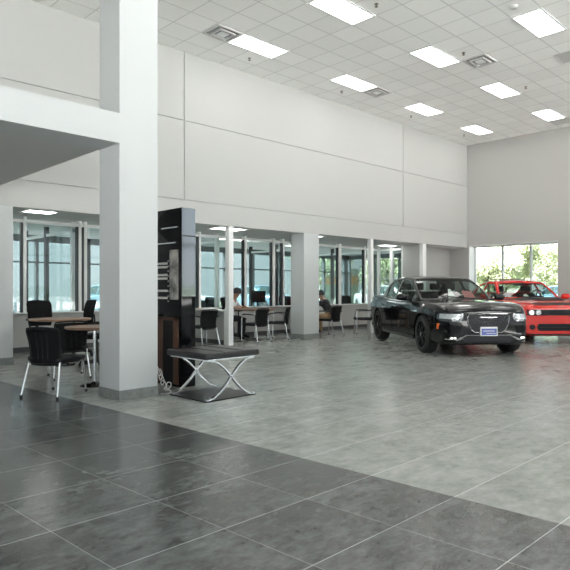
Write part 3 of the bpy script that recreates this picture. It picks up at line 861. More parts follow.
        for i, wx in enumerate((s.S['fx'], s.S['rx'])):
            for sg in (1, -1):
                w = wheel() if (i == 0 and sg == 1) else copy_tree(s.w0, s.root)
                if i == 0 and sg == 1: s.w0 = w
                w.location = (wx, sg*yw, r); w.rotation_euler = (0, .13*i, 0 if sg > 0 else PI)

def ellipse_rows(cy, cz, a, b, n=8):
    out = []
    for k in range(n+1):
        t = PI*k/n; z = cz+b*math.cos(t); y = a*math.sin(t)+1e-3
        out.append(((cy+y, z), (cy-y, z)))
    return out

# ---- black sedan.  body rows: x, half width, bottom, shoulder, top edge, top centre, top half width
SED = dict(
    body=[(-2.57, .66, .46, .80, .90, .92, .60), (-2.52, .80, .36, .88, .99, 1.01, .72), (-2.40, .87, .30, .94, 1.045, 1.07, .79), (-2.0, .925, .24, .98, 1.07, 1.10, .82),
          (-1.2, .94, .20, .98, 1.03, 1.04, .85), (0, .94, .20, .955, 1.0, 1.01, .86), (.9, .94, .20, .945, .99, 1.02, .85), (1.5, .935, .21, .93, .975, 1.005, .83),
          (2.0, .885, .22, .885, .935, .97, .77), (2.2, .815, .22, .835, .89, .925, .71), (2.31, .745, .22, .785, .85, .885, .66), (2.37, .68, .23, .745, .805, .845, .61), (2.39, .65, .25, .72, .78, .82, .58)],
    fx=1.525, rx=-1.525, r=.362, arch=.405, track=.815,
    cab=dict(x=[-1.9, -1.8, -1.66, -1.5, -1.34, -1.2, -1.12, -.95, -.8, -.6, -.42, -.40, -.32, -.30, -.1, .1, .2, .26, .34, .45, .58, .70, .82, .90, .97, 1.04],
             roof=[(-1.9, 1.04), (-1.66, 1.17), (-1.34, 1.36), (-1.12, 1.44), (-.8, 1.50), (-.4, 1.52), (-.1, 1.512), (.2, 1.465), (.34, 1.41), (.58, 1.28), (.82, 1.135), (1.04, .99)],
             wb=[(-1.9, .70), (-1.3, .83), (-.6, .865), (.2, .865), (.7, .83), (1.04, .76)],
             belt=[(-1.9, 1.02), (-1, 1.005), (0, .975), (1.04, .955)],
             lean=.25, hmax=.52, side=[(-.30, .72), (-1.12, -.40)], wind=(.26, .99), back=(-1.75, -1.16)),
)
BH = (-.62, -.785)
car = Car('black_sedan', 'shiny black four door sedan with a mesh grille and blue front plate', 'car', SED, (0, 0, 0), 0, M['paint_black'], M['car_glass'])
FA = Vector((10.37, 5.46))                    # middle of its front axle on the floor
hd = Vector(BH).normalized(); c = FA-hd*SED['fx']
car.root.location = (c.x, c.y, 0); car.root.rotation_euler = (0, 0, math.atan2(hd.y, hd.x))
car.body(); car.cabin(); car.wheels(M['rim_dark'])
def sym(f):
    for sg in (1, -1): f(sg)
# grille, lamps, intakes, plate
G0 = [((.35, .765), (-.35, .765)), ((.375, .71), (-.375, .71)), ((.36, .60), (-.36, .60)), ((.31, .50), (-.31, .50)), ((.25, .455), (-.25, .455))]
gr = car.patch('grille', 'f', G0, 20, M['grille'], .008)
car.line('grille_surround', 'f', [(.355, .772), (0, .778), (-.355, .772), (-.388, .71), (-.372, .60), (-.32, .49), (-.25, .445), (.25, .445), (.32, .49), (.372, .60), (.388, .71)], .009, M['dark_chrome'], .010, True)
m = MB()
for k in range(16):
    for j in range(7):
        y = -.42+.056*k+(.028 if j % 2 else 0); z = .49+.042*j
        if abs(y) > .345-max(0, .6-z)*.7: continue
        h = car.hit('f', y, z)
        if h: m.lathe([(.016, 0), (.012, .006), (.006, .007)], (h[0].x+.008, y, z), 'x', 8)
m.build('grille_mesh', M['rim_dark'], gr)
car.patch('wing_badge', 'f', [((.15, .722), (-.15, .722)), ((.17, .714), (-.17, .714)), ((.09, .704), (-.09, .704))], 10, M['dark_chrome'], .02, .01)
def lamps(sg):
    o = car.patch('headlight', 'f', [((sg*.47, .785), (sg*.79, .80)), ((sg*.455, .735), (sg*.84, .765)), ((sg*.47, .67), (sg*.85, .69)), ((sg*.54, .63), (sg*.81, .645))], 12, M['lamp_dark'], .006)
    car.line('light_guide', 'f', [(sg*.475, .745), (sg*.52, .65), (sg*.65, .652), (sg*.69, .73), (sg*.53, .74)], .012, M['lamp'], .008, False, o)
    car.patch('lamp_reflector', 'f', [((sg*.52, .77), (sg*.815, .775)), ((sg*.55, .675), (sg*.825, .69))], 8, M['lamp'], .010, .01, o)
    car.patch('fog_lamp', 'f', [((sg*.60, .365), (sg*.69, .368)), ((sg*.60, .335), (sg*.69, .338))], 4, M['lamp_dark'], .012, .02)
    for y in (.62, .67):
        car.patch('fog_bulb', 'f', ellipse_rows(sg*y, .350, .017, .014, 6), 4, M['lamp_on'], .018, .01)
    car.line('chrome_strip', 'f', [(sg*.76, .325), (sg*.58, .32), (sg*.50, .355), (sg*.42, .38)], .008, M['dark_chrome'], .006)
    car.patch('corner_intake', 'f', [((sg*.50, .57), (sg*.72, .57)), ((sg*.53, .43), (sg*.72, .43))], 6, M['gloss_black'], .004)
    sd = 'l' if sg > 0 else 'R'
    car.patch('side_marker', sd, [((2.13, .60), (2.19, .60)), ((2.12, .50), (2.16, .50))], 3, M['amber'], .006, .01)
    for x0 in (.02, -.98):
        car.line('door_handle', sd, [(x0, .855), (x0-.19, .86)], .013, M['paint_black'], .016)
    # door shut lines and sill
    car.line('shut_line', sd, [(.86, .94), (.90, .70), (.86, .36), (.70, .30), (-.18, .30), (-.34, .36), (-.36, .93)], .004, M['liner'], .0)
    car.line('shut_line', sd, [(-.36, .36), (-.95, .30), (-1.06, .55), (-1.18, .90)], .004, M['liner'], .0)
    car.patch('sill', sd, [((1.08, .30), (-1.08, .30)), ((1.08, .235), (-1.08, .235))], 24, M['paint_black'], .02, .03)
    # mirror
    mr = MB()
    mr.tube(catmull([(.70, sg*.87, 1.0), (.70, sg*.97, 1.015), (.71, sg*1.03, 1.03)], 4), .018, 8)
    for q in (0,):
        rings = []
        for yy, rr in ((.955, .04), (.98, .062), (1.04, .072), (1.12, .066), (1.155, .035)):
            rings.append([(.70+rr*.8*math.cos(2*PI*k/14)+.02, sg*yy, 1.055+rr*math.sin(2*PI*k/14)) for k in range(14)])
        mr.loft(rings)
    mr.build('wing_mirror', M['paint_black'], car.root)
    # bright trim around the side glass
sym(lamps)
car.patch('lower_intake', 'f', [((.42, .375), (-.42, .375)), ((.47, .33), (-.47, .33)), ((.42, .285), (-.42, .285))], 16, M['grille'], .006)
car.line('bumper_trim', 'f', [(.60, .30), (.50, .33), (.42, .395), (-.42, .395), (-.50, .33), (-.60, .30)], .010, M['rim_grey'], .006)
car.line('splitter', 'f', [(.78, .265), (.4, .265), (-.4, .265), (-.78, .265)], .012, M['matte_black'], .002)
pl = car.patch('license_plate', 'f', [((.155, .545), (-.155, .545)), ((.155, .385), (-.155, .385))], 4, M['paper'], .035, .02)
car.patch('plate_panel', 'f', [((.14, .515), (-.14, .515)), ((.14, .40), (-.14, .40))], 4, M['plate_blue'], .039, .004, pl)
car.patch('plate_strip', 'f', [((.10, .478), (-.11, .478)), ((.10, .468), (-.11, .468))], 4, M['paper'], .041, .003, pl)
car.patch('plate_strip', 'f', [((.12, .435), (-.05, .435)), ((.12, .428), (-.05, .428))], 4, M['paper'], .041, .003, pl)
MB().loft([[(-.95+.02*k, y*(1-.09*k), 1.49+.011*k) for y in (-.018, .018)]+[(-1.05+.02*k, .008, 1.475+.011*k), (-1.05+.02*k, -.008, 1.475+.011*k)] for k in range(5)]).build('roof_antenna', M['gloss_black'], car.root)
for sg in (1, -1):        # wipers
    MB().tube([(1.02, sg*.1+.25, 1.03), (.93, sg*.1-.35, 1.085)], .008, 6).build('wiper', M['black_plastic'], car.root)

def interior(car, xd, xs_, zs, zb, wheel_y=.38):
    m = MB(); m.box(xd-.05, xd+.22, -.68, .68, zb-.1, zb+.025, .03, seg=3); m.build('dashboard', M['black_plastic'], car.root)
    rings = []
    m = MB(); R = Matrix.Translation((xd-.17, wheel_y, zb+.05)) @ Matrix.Rotation(-1.1, 4, 'Y')
    m.tube([R @ Vector((.18*math.cos(2*PI*k/24), .18*math.sin(2*PI*k/24), 0)) for k in range(25)], .014, 6)
    m.tube([R @ Vector((-.17, 0, 0)), R @ Vector((.17, 0, 0))], .016, 6); m.tube([R @ Vector((0, -.17, 0)), R @ Vector((0, .17, 0))], .016, 6)
    m.build('steering_wheel', M['black_plastic'], car.root)
    for x in xs_:
        for sg in (1, -1):
            m = MB(); y = sg*.36
            m.box(x-.10, x+.04, y-.24, y+.24, zb-.15, zs-.16, .04, seg=3); m.box(x-.10, x+.0, y-.13, y+.13, zs-.13, zs+.03, .035, seg=3)
            m.tube([(x-.05, y-.05, zs-.2), (x-.05, y-.05, zs-.05)], .008, 6); m.tube([(x-.05, y+.05, zs-.2), (x-.05, y+.05, zs-.05)], .008, 6)
            m.build('car_seat', M['black_fabric'], car.root)
    MB().tube([(xd-.36, -.13, 1.35), (xd-.36, .13, 1.35)], .03, 8, (.012, .032)).build('rear_view_mirror', M['black_plastic'], car.root)
interior(car, .62, (-.22, -1.05), 1.33, 1.0)
def in_car(car, name, label, pts, m):
    W = Matrix.Translation(car.root.location) @ Matrix.Rotation(car.root.rotation_euler[2], 4, 'Z')
    mb = MB(); q = [W @ Vector(p) for p in pts]; n = (q[1]-q[0]).cross(q[2]-q[0]).normalized()*.003
    mb.hexa([p-n for p in q], [p+n for p in q]); o = mb.build(name, m, smooth=0); tag(o, label, 'paper'); return o
in_car(car, 'paper_sheet', 'white paper sheet standing on the dashboard inside the black sedan', [(.72, .12, 1.03), (.72, -.05, 1.03), (.60, -.02, 1.22), (.60, .03, 1.22)], M['paper'])
in_car(car, 'window_sticker', 'pink and white printed sheet inside the windshield of the black sedan', [(.62, .34, 1.04), (.62, .58, 1.04), (.52, .52, 1.17), (.52, .30, 1.2)], M['pink'])

# ---- red coupe
COU = dict(
    body=[(-2.55, .64, .50, .76, .90, .91, .60), (-2.50, .80, .40, .84, .98, .99, .70), (-2.35, .90, .32, .92, 1.03, 1.05, .78), (-2.0, .975, .25, .95, 1.04, 1.06, .80),
          (-1.3, .99, .21, .955, 1.01, 1.03, .82), (-.3, .955, .20, .93, .98, 1.0, .84), (.6, .95, .20, .915, .965, 1.0, .84), (1.1, .985, .21, .905, .965, 1.01, .82), (1.6, .99, .22, .88, .945, .99, .79),
          (2.05, .965, .18, .845, .91, .94, .76), (2.24, .935, .17, .81, .88, .90, .74), (2.36, .90, .175, .775, .845, .862, .72), (2.43, .85, .185, .735, .805, .82, .69), (2.45, .82, .20, .71, .78, .795, .67)],
    fx=1.475, rx=-1.475, r=.36, arch=.41, track=.86,
    cab=dict(x=[-2.0, -1.85, -1.7, -1.55, -1.4, -1.2, -1.05, -.9, -.7, -.5, -.42, -.35, -.15, .0, .06, .14, .25, .38, .5, .6, .68, .74],
             roof=[(-2.0, 1.01), (-1.7, 1.13), (-1.4, 1.26), (-1.05, 1.39), (-.7, 1.455), (-.35, 1.475), (-.0, 1.45), (.14, 1.395), (.38, 1.24), (.6, 1.08), (.74, .975)],
             wb=[(-2.0, .68), (-1.3, .82), (-.5, .865), (.3, .85), (.74, .78)],
             belt=[(-2.0, .99), (-1, .98), (0, .955), (.74, .94)],
             lean=.26, hmax=.47, side=[(-.42, .50), (-1.05, -.5)], wind=(.14, .70), back=(-1.75, -1.1)),
)
red = Car('red_coupe', 'bright red two door coupe with a matte black hood behind the black sedan', 'car', COU, (0, 0, 0), 0, M['paint_red'], M['car_glass'])
RA = Vector((14.12, 5.49)); hd2 = Vector((-.70, -.715)).normalized(); c = RA-hd2*COU['fx']
red.root.location = (c.x, c.y, 0); red.root.rotation_euler = (0, 0, math.atan2(hd2.y, hd2.x))
red.body(); red.cabin(); red.wheels(M['rim_dark'])
red.patch('hood_panel', 't', [((2.36, .60), (2.36, -.60)), ((2.2, .61), (2.2, -.61)), ((1.7, .68), (1.7, -.68)), ((1.2, .72), (1.2, -.72)), ((.85, .74), (.85, -.74)), ((.72, .70), (.72, -.70))], 20, M['matte_black'], .004, .01)
rings = []
for x, h, w_ in ((1.95, .004, .30), (1.85, .05, .30), (1.5, .05, .33), (1.1, .02, .36), (1.0, .002, .36)):
    zc = red.col(5, x)-.012; rings.append([(x, w_, zc), (x, w_*.9, zc+h), (x, -w_*.9, zc+h), (x, -w_, zc)])
MB().loft(rings).build('hood_scoop', M['matte_black'], red.root)
gr = red.patch('grille', 'f', [((.80, .765), (-.80, .765)), ((.80, .70), (-.80, .70)), ((.80, .635), (-.80, .635))], 30, M['black_plastic'], .006)
def rl(sg):
    for y in (.70, .555):
        o = red.patch('headlight', 'f', ellipse_rows(sg*y, .70, .058, .050, 8), 8, M['lamp' if y > .6 else 'lamp_dark'], .012)
        red.line('halo_ring', 'f', [(sg*y+.058*math.cos(2*PI*k/16), .70+.050*math.sin(2*PI*k/16)) for k in range(16)], .009, M['lamp'], .016, True, o, dense=2)
    red.patch('brake_duct', 'f', ellipse_rows(sg*.68, .375, .065, .06, 8), 8, M['black_plastic'], .008)
    sd = 'l' if sg > 0 else 'R'
    red.line('shut_line', sd, [(.62, .93), (.66, .6), (.60, .32), (-.62, .32), (-.72, .6), (-.70, .93)], .004, M['liner'], .0)
    red.line('door_handle', sd, [(-.45, .82), (-.62, .825)], .013, M['paint_red'], .016)
    red.patch('sill', sd, [((1.0, .29), (-1.0, .29)), ((1.0, .225), (-1.0, .225))], 24, M['matte_black'], .015, .03)
    red.patch('side_marker', sd, [((2.2, .60), (2.28, .60)), ((2.2, .57), (2.28, .57))], 3, M['amber'], .006, .01)
    mr = MB(); mr.tube(catmull([(.42, sg*.86, .98), (.42, sg*.95, 1.0), (.43, sg*1.0, 1.02)], 4), .018, 8)
    rings = []
    for yy, rr in ((.95, .045), (.975, .066), (1.04, .074), (1.11, .066), (1.14, .035)):
        rings.append([(.44+rr*.8*math.cos(2*PI*k/14), sg*yy, 1.04+rr*math.sin(2*PI*k/14)) for k in range(14)])
    mr.loft(rings); mr.build('wing_mirror', M['paint_red'], red.root)
sym(rl)
red.patch('lower_intake', 'f', [((.54, .45), (-.54, .45)), ((.58, .37), (-.58, .37)), ((.54, .295), (-.54, .295))], 20, M['black_plastic'], .006)
red.line('intake_bar', 'f', [(.52, .375), (-.52, .375)], .010, M['grille'], .012)
red.line('splitter', 'f', [(.88, .22), (.5, .21), (-.5, .21), (-.88, .22)], .016, M['matte_black'], .004)
MB().box(-.95, -.35, -.40, .40, 1.482, 1.50, .006).build('sunroof', M['gloss_black'], red.root)
interior(red, .40, (-.35,), 1.28, .985)
for sg in (1, -1): MB().tube([(.76, sg*.1+.25, .995), (.66, sg*.1-.35, 1.05)], .008, 6).build('wiper', M['black_plastic'], red.root)
in_car(red, 'paper_sheet', 'white paper sheet on the dashboard inside the red coupe', [(.50, .12, 1.0), (.50, -.06, 1.0), (.40, -.02, 1.08), (.40, .04, 1.10)], M['paper'])

# ---- cars parked outside
def outside_car(x, y, rz, paint, label):
    c = Car('parked_car', label, 'car', SED, (x, y, -.05), rz, paint, M['car_glass'], 'cars parked outside')
    return c
oc_ = outside_car(0, 0, 0, mat('silver_car_paint', (.5, .52, .54), .25, .4, 1.0), '')
oc_.body(40, 2); oc_.cabin(); oc_.wheels(M['steel'])
for sg in (1, -1):
    oc_.patch('headlight', 'f', [((sg*.56, .735), (sg*.80, .735)), ((sg*.55, .65), (sg*.84, .66))], 6, M['lamp'], .006)
oc_.patch('grille', 'f', G0, 8, M['grille'], .008)
park = [(3.2, 22.5, -1.4, (.5, .52, .54), 'silver car parked outside, seen through the glass at the far left'),
        (6.6, 23.0, -1.5, (.65, .67, .68), 'white car parked outside, seen through the glass of the left bay'),
        (12.6, 23.0, -1.55, (.12, .2, .24), 'dark teal car parked outside, seen through the glass behind the black kiosk'),
        (16.0, 23.5, -1.6, (.6, .62, .64), 'pale grey car parked outside, behind the seated person in white'),
        (21.0, 23.0, -1.7, (.2, .3, .36), 'blue grey car parked outside, seen between the white pier and the black sedan'),
        (25.0, 18.0, -2.2, (.62, .64, .66), 'white car parked outside, seen just above the tail of the black sedan'),
        (30.6, 10.9, 2.8, (.25, .4, .55), 'pale blue car parked outside the right window, above the red coupe'),]
first = True
for x, y, rz, colr, lab in park:
    o = oc_.root if first else copy_tree(oc_.root)
    place(o, x, y, rz, lab, z=-.05)
    pm = mat('parked_car_paint', colr, .25, .3, 1.0)
    for ch_ in kids(o):
        if ch_.name.split('.')[0] in ('body', 'roof'):
            ch_.material_slots[0].link = 'OBJECT'; ch_.material_slots[0].material = pm
    first = False

# ------------------------------------------------------------------ outdoors
MB().box(-90, 120, -90, 120, -.3, -.17).build('ground', M['asphalt'], smooth=0, kind='structure')
MB().box(-70, 60, -80, -8.3, -.17, -.02).build('bounce_forecourt', M['bounce_forecourt'], smooth=0, kind='structure')  # unseen pale slab added as a reflector for the ceiling
MB().box(-70, -8.25, -8.3, 40, -.17, -.02).build('bounce_terrace', M['terrace_bounce'], smooth=0, kind='structure')  # unseen slab added to bounce light under the balcony and onto the column
MB().box(32, 75, -6, 45, -.17, -.05).build('lawn', M['grass'], smooth=0, kind='structure')
o = MB().box(0, 3.0, 0, 4, 0, 2.9).build('storage_shed', M['bldg'], loc=(33.5, 30.0, -.05), smooth=0); o.rotation_euler[2] = -.78; tag(o, 'low pale building with an orange band far outside the glass', 'building')
MB().box(-.03, 3.03, -.06, 0, 1.7, 2.3).build('painted_band', M['orange'], o, smooth=0)
def tree(x, y, h, cr, seed, n, lm, label):
    rnd = random.Random(seed)
    t = thing('tree', label, 'tree', (x, y, -.1), 0, 'trees outside the windows')
    m = MB(); m.tube([(0, 0, 0), (.03, .02, h*.3), (-.03, .04, h*.55), (0, 0, h*.8)], [.11*h/5, .085*h/5, .06*h/5, .02], 8)
    tips = []
    for k in range(13):
        a = rnd.random()*2*PI; z0 = h*(.25+.45*rnd.random()); l = cr*(.6+.5*rnd.random())
        e = Vector((l*math.cos(a), l*math.sin(a), z0+h*(.08+.2*rnd.random())))
        m.tube([(0, 0, z0), (e.x*.5, e.y*.5, z0+(e.z-z0)*.35), e], [.035*h/5, .024*h/5, .008], 6); tips.append(e)
    m.build('trunk', M['bark'], t)
    b = bmesh.new()
    blobs = [(e, cr*(.38+.22*rnd.random())) for e in tips] + [(Vector((0, 0, h*.82)), cr*.6), (Vector((0, 0, h*.6)), cr*.7)]
    for k in range(n):
        c, r = blobs[rnd.randrange(len(blobs))]
        d = Vector((rnd.gauss(0, 1), rnd.gauss(0, 1), rnd.gauss(0, .8))).normalized()*r*rnd.random()**.45
        p = c+d
        if p.z < h*.16: continue
        s_ = .085*h/5*(.7+.8*rnd.random()); u_ = Vector((rnd.gauss(0, 1), rnd.gauss(0, 1), rnd.gauss(0, 1))).normalized(); v_ = u_.orthogonal().normalized()
        q = [p-u_*s_, p+v_*s_*.6, p+u_*s_, p-v_*s_*.6]
        b.faces.new([b.verts.new(x_) for x_ in q])
    me = bpy.data.meshes.new('foliage'); b.to_mesh(me); b.free()
    link('foliage', me, lm, t, smooth=0)
    return t
for x, y, h, cr, sd, n, lm, lab in (
    (33.4, 16.2, 4.0, 1.4, 1, 9000, 'leaf2', 'young pale green tree left of centre in the right window'),
    (38.8, 17.6, 4.9, 1.7, 2, 11000, 'leaf2', 'pale green tree with a dark forked trunk in the middle of the right window'),
    (43.6, 16.9, 4.4, 1.6, 3, 9000, 'leaf2', 'pale green tree at the right side of the right window'),
    (28.5, 19.8, 5.2, 2.0, 4, 5200, 'leaf', 'leafy green tree seen through the glass at the tail of the black sedan'),
    (33.5, 21.4, 5.0, 1.8, 5, 4600, 'leaf', 'leafy green tree seen through the end bay above the roof of the black sedan'),
    (27.0, 24.5, 4.6, 1.8, 6, 4000, 'leaf', 'green tree seen dimly through the bay left of the black sedan')):
    tree(x, y, h, cr, sd, n, M[lm], lab)

b = bmesh.new(); rnd = random.Random(11)
for k in range(9000):
    x = rnd.random()*70-10; hgt = 1.7+.6*math.sin(x*.5)+.4*math.sin(x*1.7+1)
    p = Vector((x, -34+rnd.gauss(0, .7), rnd.random()**.8*hgt)); u_ = Vector((rnd.gauss(0, 1), rnd.gauss(0, 1), rnd.gauss(0, 1))).normalized()*.22; v_ = u_.orthogonal().normalized()*.15
    b.faces.new([b.verts.new(q) for q in (p-u_, p+v_, p+u_, p-v_)])
me = bpy.data.meshes.new('hedge'); b.to_mesh(me); b.free()
hg = link('hedge', me, M['hedge'], smooth=0); hg.location = (0, 0, -.02); tag(hg, 'long dark hedge across the front ground, mirrored in the kiosk end panel', 'hedge'); hg['kind'] = 'stuff'

# ------------------------------------------------------------------ people
def figure(name, label, loc, rz, J, E, mats, assign, group=None):
    """one continuous skinned body; J: joint -> ((x,y,z), radius); material picked by nearest bone"""
    t = thing(name, label, 'person', loc, rz, group)
    keys = list(J); me = bpy.data.meshes.new('body')
    me.from_pydata([J[k][0] for k in keys], [(keys.index(a), keys.index(b)) for a, b in E], [])
    o = bpy.data.objects.new('body', me); COL.objects.link(o)
    sk = o.modifiers.new('skin', 'SKIN'); sk.use_smooth_shade = True
    lay = me.skin_vertices[0].data if me.skin_vertices else None
    if lay is None:
        raise RuntimeError('no skin layer')
    for i, k in enumerate(keys):
        r = J[k][1]; lay[i].radius = r if isinstance(r, tuple) else (r, r); lay[i].use_root = (k == 'pelvis')
    sb = o.modifiers.new('sub', 'SUBSURF'); sb.levels = 2; sb.render_levels = 2
    dg = bpy.context.evaluated_depsgraph_get(); dg.update()
    nm = bpy.data.meshes.new_from_object(o.evaluated_get(dg)); bpy.data.objects.remove(o)
    nm.materials.clear()
    for x in mats: nm.materials.append(x)
    segs = [(Vector(J[a][0]), Vector(J[b][0]), assign.get((a, b), 0)) for a, b in E]
    for p in nm.polygons:
        c = p.center; best = None
        for a, b, q in segs:
            d = b-a; s_ = max(0, min(1, (c-a).dot(d)/max(d.length_squared, 1e-9))); dist = (c-(a+d*s_)).length
            if best is None or dist < best[0]: best = (dist, q)
        p.material_index = best[1]; p.use_smooth = True
    b = bpy.data.objects.new('body', nm); COL.objects.link(b); b.parent = t
    return t

def fingers(J, E, tag_, wrist, palm, d, side):
    """five short chains rooted in the palm"""
    d = Vector(d).normalized(); sd = Vector(side).normalized(); p = Vector(palm)
    for k, (o, l) in enumerate(((.032, .065), (.011, .078), (-.011, .072), (-.031, .056))):
        a = p+sd*o+d*.025; b_ = a+d*l*.5+Vector((0, 0, -.004)); c = a+d*l*.85+Vector((0, 0, -.022))
        for n_, q, r in (('a', a, .0095), ('b', b_, .009), ('c', c, .0075)): J[tag_+'f%d%s' % (k, n_)] = (tuple(q), r)
        E += [(tag_+'palm', tag_+'f%da' % k), (tag_+'f%da' % k, tag_+'f%db' % k), (tag_+'f%db' % k, tag_+'f%dc' % k)]
    a = p+sd*.035-d*.02; b_ = a+sd*.022+d*.03; c = b_+d*.028+sd*.004
    for n_, q, r in (('a', a, .011), ('b', b_, .010), ('c', c, .008)): J[tag_+'t'+n_] = (tuple(q), r)
    E += [(tag_+'palm', tag_+'ta'), (tag_+'ta', tag_+'tb'), (tag_+'tb', tag_+'tc')]

def seated(lean, reach, shirt_i, pants_i, sleeve, head_fwd=.06, elbow=.72, pz=.54, k=1.0):
    """seated pose, x right, y forward"""
    py = 0.0
    chest = (0, lean*.75, pz+.36*k); neck = (0, lean+.02, pz+.52*k)
    J = dict(pelvis=((0, py, pz), (.15, .115)), belly=((0, lean*.35, pz+.17*k), (.145, .11)), chest=(chest, (.165, .12)), upper=((0, lean*.95, pz+.45*k), (.10, .09)),
             neck=(neck, .052), head0=((0, lean+head_fwd*.6, pz+.60*k), .062), head1=((0, lean+head_fwd, pz+.68*k), (.078, .095)), head2=((0, lean+head_fwd, pz+.755*k), (.07, .085)))
    E = [('pelvis', 'belly'), ('belly', 'chest'), ('chest', 'upper'), ('upper', 'neck'), ('neck', 'head0'), ('head0', 'head1'), ('head1', 'head2')]
    A = {('pelvis', 'belly'): shirt_i, ('belly', 'chest'): shirt_i, ('chest', 'upper'): shirt_i, ('upper', 'neck'): 0}
    for s, t in ((-1, 'l'), (1, 'r')):
        sh = (s*.185, lean*.9, pz+.44*k); el = (s*.25, lean*.7+.16, elbow+.05); wr = (s*.14, reach, .785); pm = (s*.115, reach+.065, .785)
        J.update({t+'sh': (sh, .062), t+'el': (el, .043), t+'wr': (wr, .029), t+'palm': (pm, (.042, .02)),
                  t+'hip': ((s*.095, .05, pz-.02), .095), t+'kn': ((s*.13, .44, .50), .062), t+'an': ((s*.13, .42, .10), .042), t+'toe': ((s*.14, .58, .045), (.045, .035))})
        mid = tuple((a+b)/2 for a, b in zip(sh, el)); J[t+'mid'] = (mid, .052)
        E += [('upper', t+'sh'), (t+'sh', t+'mid'), (t+'mid', t+'el'), (t+'el', t+'wr'), (t+'wr', t+'palm'), ('pelvis', t+'hip'), (t+'hip', t+'kn'), (t+'kn', t+'an'), (t+'an', t+'toe')]
        A.update({('upper', t+'sh'): shirt_i, (t+'sh', t+'mid'): shirt_i, (t+'mid', t+'el'): shirt_i, (t+'el', t+'wr'): shirt_i if sleeve else 0,
                  ('pelvis', t+'hip'): pants_i, (t+'hip', t+'kn'): pants_i, (t+'kn', t+'an'): pants_i, (t+'an', t+'toe'): 3})
        fingers(J, E, t, wr, pm, (-s*.3, 1, 0), (-s, -.3, 0))
    return J, E, A, neck

def head_details(t, lean, head_fwd, cap, pz=.54, k=1.0):
    hx, hy, hz = 0, lean+head_fwd, pz+.755*k-.035
    m = MB(); rings = []
    n = 18
    for k in range(9):
        a = k/8*PI*.56; r = .106*math.sin(a)+.002
        rings.append([(r*.92*math.cos(2*PI*i/n), hy-.008+r*1.08*math.sin(2*PI*i/n), hz-.005+.125*math.cos(a)) for i in range(n)])
    m.loft(rings)
    if cap:
        m2 = []
        for i in range(13):
            a = PI*(.08+.84*i/12); m2.append((a))
        top = [(.088*math.cos(a), hy+.095*math.sin(a), hz+.012) for a in m2]; out = [(.085*math.cos(a), hy+.02+.165*math.sin(a), hz-.005) for a in m2]
        m.loft([top, out, [(x, y, z-.008) for x, y, z in out], [(x, y, z-.008) for x, y, z in top]], closed=False, cap=False)
    m.build('cap' if cap else 'hair', M['black_cloth' if cap else 'hair'], t)
    m = MB()
    rings = []
    for z, r in ((-.01, .004), (-.045, .012), (-.055, .014), (-.062, .004)): rings.append([(r*.9*math.cos(2*PI*i/8), hy+.088+r*math.sin(2*PI*i/8)+(-.005-z)*.2, hz-.02+z) for i in range(8)])
    m.loft(rings)
    for s in (-1, 1):
        m.loft([[(s*(.076+q), hy-.01+.016*math.cos(2*PI*i/10), hz-.05+.028*math.sin(2*PI*i/10)) for i in range(10)] for q in (0, .014)])
    m.build('nose_and_ears', M['skin_tone'], t)
    m = MB()
    for s in (-1, 1): m.lathe([(.010, 0), (.008, .006), (.002, .009)], (s*.031, hy+.082, hz-.03), 'y', 10)
    m.box(-.022, .022, hy+.082, hy+.09, hz-.098, hz-.092); m.build('eyes_and_mouth', M['hair'], t)

J, E, A, nk = seated(.20, .42, 1, 2, False, .11, pz=.525, k=.87)
p1 = figure('person', 'person in a white t-shirt and black cap leaning over the round table', (8.97, 11.11, 0), face(.42, -.9), J, E, [M['skin_tone'], M['shirt'], M['dark_cloth'], M['black_plastic']], A)
head_details(p1, .20, .11, True, .525, .87)
J, E, A, nk = seated(.24, .46, 1, 2, True, .13, pz=.52, k=.80)
p2 = figure('person', 'person in a black top and khaki trousers seated beside the white pier', (11.74, 10.08, 0), face(-.15, 1), J, E, [M['skin_tone'], M['black_cloth'], M['khaki'], M['black_plastic']], A)
head_details(p2, .24, .13, False, .52, .80)

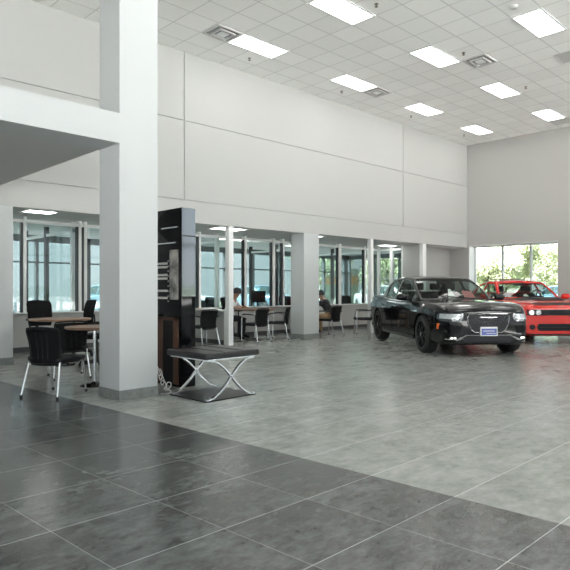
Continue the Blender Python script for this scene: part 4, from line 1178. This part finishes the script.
# ------------------------------------------------------------------ daylight, camera
w = bpy.data.worlds.new('sky'); sc.world = w; w.use_nodes = True
nt = w.node_tree; bg = nt.nodes['Background']
tc = nt.nodes.new('ShaderNodeTexCoord'); sp = nt.nodes.new('ShaderNodeSeparateXYZ'); nt.links.new(tc.outputs['Generated'], sp.inputs[0])
r = nt.nodes.new('ShaderNodeValToRGB'); r.color_ramp.elements[0].position = 0; r.color_ramp.elements[1].position = .6
r.color_ramp.elements[0].color = (.93, .98, 1.0, 1); r.color_ramp.elements[1].color = (.66, .84, 1.0, 1)
nt.links.new(sp.outputs[2], r.inputs['Fac']); nt.links.new(r.outputs['Color'], bg.inputs['Color'])
bg.inputs['Strength'].default_value = .6
def portal(loc, rot, sx, sy):
    l = bpy.data.lights.new('window_light', 'AREA'); l.shape = 'RECTANGLE'; l.size = sx; l.size_y = sy; l.cycles.is_portal = True
    o = bpy.data.objects.new('window_light', l); COL.objects.link(o); o.location = loc; o.rotation_euler = rot
portal((5.4, -8.3, 2.75), (PI/2, 0, 0), 26.8, 5.2)
portal((-8.3, 1.1, 1.43), (0, -PI/2, 0), 2.6, 18)  # sampling portal for the added left opening
portal((UR+.55, 8.2, 1.42), (0, PI/2, 0), 2.6, 2.95)
portal((8.5, 15.4, 1.3), (-PI/2, 0, 0), 20.8, 2.4)

sun = bpy.data.lights.new('sun', 'SUN'); sun.energy = 29.0; sun.angle = .02; sun.color = (1, .99, .985)
so = bpy.data.objects.new('sun', sun); COL.objects.link(so); so.rotation_euler = Vector((.25, -.55, -.8)).to_track_quat('-Z', 'Y').to_euler()
cam = bpy.data.cameras.new('camera'); co = bpy.data.objects.new('camera', cam); COL.objects.link(co); sc.camera = co
co.location = (0, 0, 1.2)
fw = Vector((.7041, .7101, 0)); co.rotation_euler = fw.to_track_quat('-Z', 'Y').to_euler()
cam.sensor_width = 36; cam.lens = 580/570*36; cam.shift_y = 5/570; cam.clip_start = .05; cam.clip_end = 400
vs = sc.view_settings
vs.view_transform = 'Standard'; vs.look = 'None'; vs.gamma = 1; vs.use_curve_mapping = False; vs.exposure = 1.6
sc.cycles.use_denoising = True
sc.cycles.max_bounces = 10; sc.cycles.transparent_max_bounces = 24; sc.cycles.diffuse_bounces = 5
